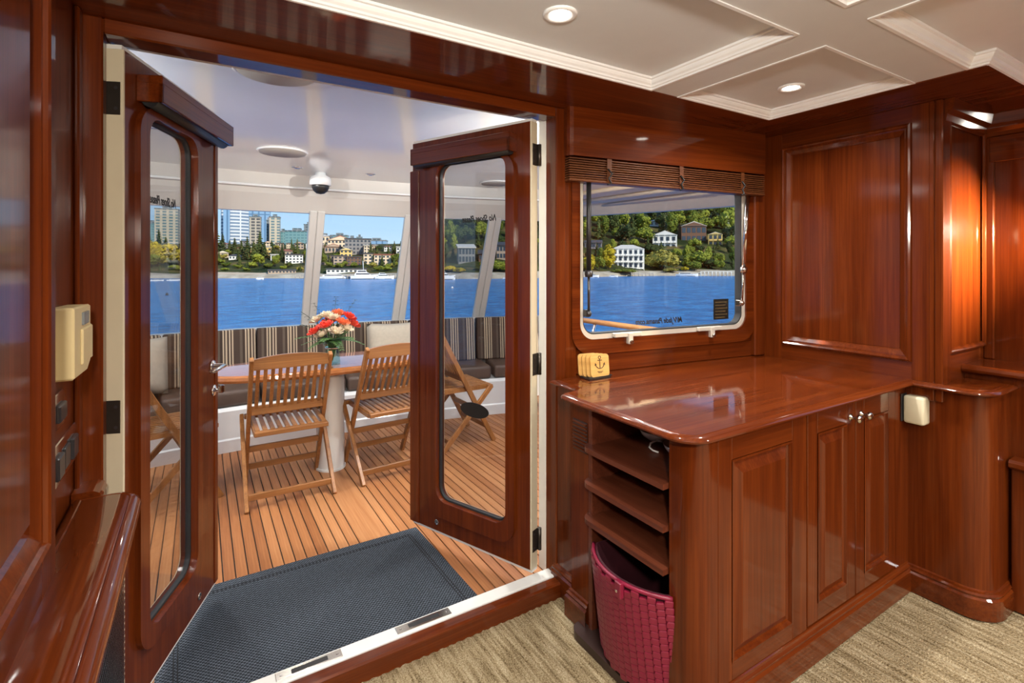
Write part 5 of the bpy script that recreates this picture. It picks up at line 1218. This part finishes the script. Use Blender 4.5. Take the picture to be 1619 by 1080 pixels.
building('villa', 'orange wing of the brown gabled house', 'house', 1131, 62, 20, 20, 6, 'house_yellow', 'roof_pale', 'gable', 2, 3, 0.0, -1.5, (0.6, 0.5), group=GV, balcony=True)
building('villa', 'dark flat-roofed house at the left of the counter window', 'house', 938, 52, 26, 18, 8, 'house_grey', 'roof_dark', 'slope', 2, 3, 0.0, -3.0, (0.8, 0.5), group=GV, balcony=True)
building('villa', 'white house corner at the far right of the counter window', 'house', 1162, 72, 14, 18, 8, 'house_white', 'roof_pale', 'flat', 2, 2, 0.0, 0.0, group=GV)
building('villa', 'small white house half hidden in the trees above the white one', 'house', 1034, 104, 14, 8, 7, 'house_white', 'roof_dark', 'gable', 1, 2, 0.0, 0.0, group=GV)
building('villa', 'shuttered grey house with tall windows seen through the right door', 'house', 738, 30, 26, 24, 8, 'house_grey', 'roof_pale', 'slope', 2, 5, 0.1, 0.0, (0.7, 0.7), group=GV)
building('villa', 'tan house with dark roof at the right of the door glass', 'house', 795, 32, 20, 22, 8, 'house_tan', 'roof_dark', 'slope', 2, 4, -0.1, 0.0, (0.7, 0.6), group=GV)
building('villa', 'dark low house behind the mullion in the right door glass', 'house', 768, 30, 22, 12, 8, 'house_brown', 'roof_dark', 'slope', 1, 4, 0.0, 0.0, group=GV)
building('villa', 'tall white house in the gap behind the right door hinge', 'house', 861, 26, 18, 40, 8, 'house_white', 'roof_dark', 'flat', 4, 3, 0.0, -2.0, group=GV)

# --- boats and docks
def boat(px, dt, w_px, h_px, label, decks=2, mast=False, flip=1):
    t = shore_t(px) + dt; x, y = ground_at(px, t); L = w_px / FPX * t; H = h_px / FPX * t
    o = thing('motor_yacht', label, 'boat', (x, y, WZ), -math.atan2(x, y), 'boats moored on the far shore'); o.scale.x = flip
    hw = L * 0.12; rows = []
    for f, wf, sh in ((-0.5, 0.85, 0.36), (-0.3, 1.0, 0.36), (0.0, 1.0, 0.38), (0.25, 0.8, 0.42), (0.42, 0.4, 0.48), (0.5, 0.02, 0.52)):
        z = H * sh * 0.9; rows.append([(L * f, -hw * wf, z), (L * f * 0.97, -hw * wf * 0.7, -0.3), (L * f * 0.97, hw * wf * 0.7, -0.3), (L * f, hw * wf, z)])
    obj('hull', B().loops(rows, cap0=True, cap1=True, smooth=False), 'boat_white', o)
    for k in range(decks):
        z0 = H * (0.34 + 0.24 * k); z1 = z0 + H * 0.24; a, c = -0.36 + 0.06 * k, 0.22 - 0.12 * k; q = 0.75 - 0.12 * k
        s = obj('cabin', B().prism([(L * a, z0), (L * c, z0), (L * (c - 0.09), z1), (L * (a + 0.02), z1)], -hw * q, hw * q, 'xz'), 'boat_white', o)
        obj('cabin_window', B().prism([(L * (a + 0.05), z0 + H * 0.09), (L * (c - 0.05), z0 + H * 0.09), (L * (c - 0.08), z1 - H * 0.04), (L * (a + 0.06), z1 - H * 0.04)], -hw * q - 0.06, hw * q + 0.06, 'xz'), 'boat_dark', s)
    obj('boot_stripe', B().box(-L * 0.47, L * 0.36, -hw * 0.80, hw * 0.80, -0.1, H * 0.06), 'boat_dark', o)
    if mast: obj('mast', B().tube([(-L * 0.05, 0, H * 0.7), (-L * 0.07, 0, H * 1.7)], 0.12, 5), 'boat_white', o)
boat(531, -6, 56, 11, 'long low white motor yacht right of the first mullion', 1)
boat(577, -8, 44, 17, 'big white motor yacht with mast in the middle window', 2, True)
boat(608, -6, 30, 12, 'white motor yacht at the right of the middle window', 2)
boat(411, -14, 11, 6, 'small white motor boat off the beach left of the mullion', 1)
boat(279, -28, 26, 5, 'small white boat seen through the left door glass, nearest the stile', 1)
boat(247, -30, 20, 4, 'small white boat at the left edge of the left door glass', 1)
boat(703, -10, 34, 16, 'white motor yacht at the left of the right door glass', 2)
boat(1086, -6, 34, 9, 'white sport boat moored between the willow and the right-hand dock', 1)
boat(970, -8, 14, 5, 'small white launch below the yellow tree', 1)
boat(939, -8, 16, 8, 'small white cruiser at the left of the counter window', 1)
boat(801, -6, 12, 5, 'small boat at the right edge of the right door glass', 1, False, -1)
def dock(px0, px1, off, label, rail=False):
    t = shore_t((px0 + px1) / 2) + off; a, c = ground_at(px0, t), ground_at(px1, t); L = math.hypot(c[0] - a[0], c[1] - a[1])
    o = thing('dock', label, 'dock', ((a[0] + c[0]) / 2, (a[1] + c[1]) / 2, WZ), math.atan2(c[1] - a[1], c[0] - a[0]), 'docks on the far shore')
    obj('deck_slab', B().box(-L / 2, L / 2, -1.6, 1.6, 0.9, 1.25), 'dock_wood', o)
    n = max(4, int(L / 1.6)); pile = None
    for k in range(n + 1):
        x = -L / 2 + L * k / n
        if pile is None: pile = obj('pile', B().tube([(0, -1.6, -0.5), (0, -1.6, 1.3 + (0.9 if rail else 0.4))], 0.16, 6), 'house_white' if rail else 'dock_wood', o); pile.location.x = x
        else: inst(pile, o, (x, 0, 0))
    if rail: obj('dock_rail', B().box(-L / 2, L / 2, -1.68, -1.54, 2.0, 2.15), 'house_white', o)
dock(1106, 1154, -5, 'long pale dock at the right of the counter window', True)
dock(997, 1031, -6, 'pale floating dock below the white house')
dock(696, 724, -8, 'pale dock beside the yacht in the right door glass')
dock(470, 640, -4, 'long marina dock behind the white yachts')
for px, t, lab in ((715, 120, 'small white buoy floating seen through the right door'), (264, 95, 'small dark buoy floating seen through the left door')):
    x, y = ground_at(px, t); o = thing('buoy', lab, 'buoy', (x, y, WZ)); s = 0.25
    obj('float', B().lathe([(0.02, -0.2), (s, -0.05), (s * 1.1, 0.1), (s * 0.8, 0.35), (0.05, 0.5)], (0, 0, 0), 12), 'boat_white' if px > 500 else 'boat_dark', o)
    obj('band', B().lathe([(s * 1.13, 0.06), (s * 1.13, 0.14)], (0, 0, 0), 12), 'boat_dark', o)
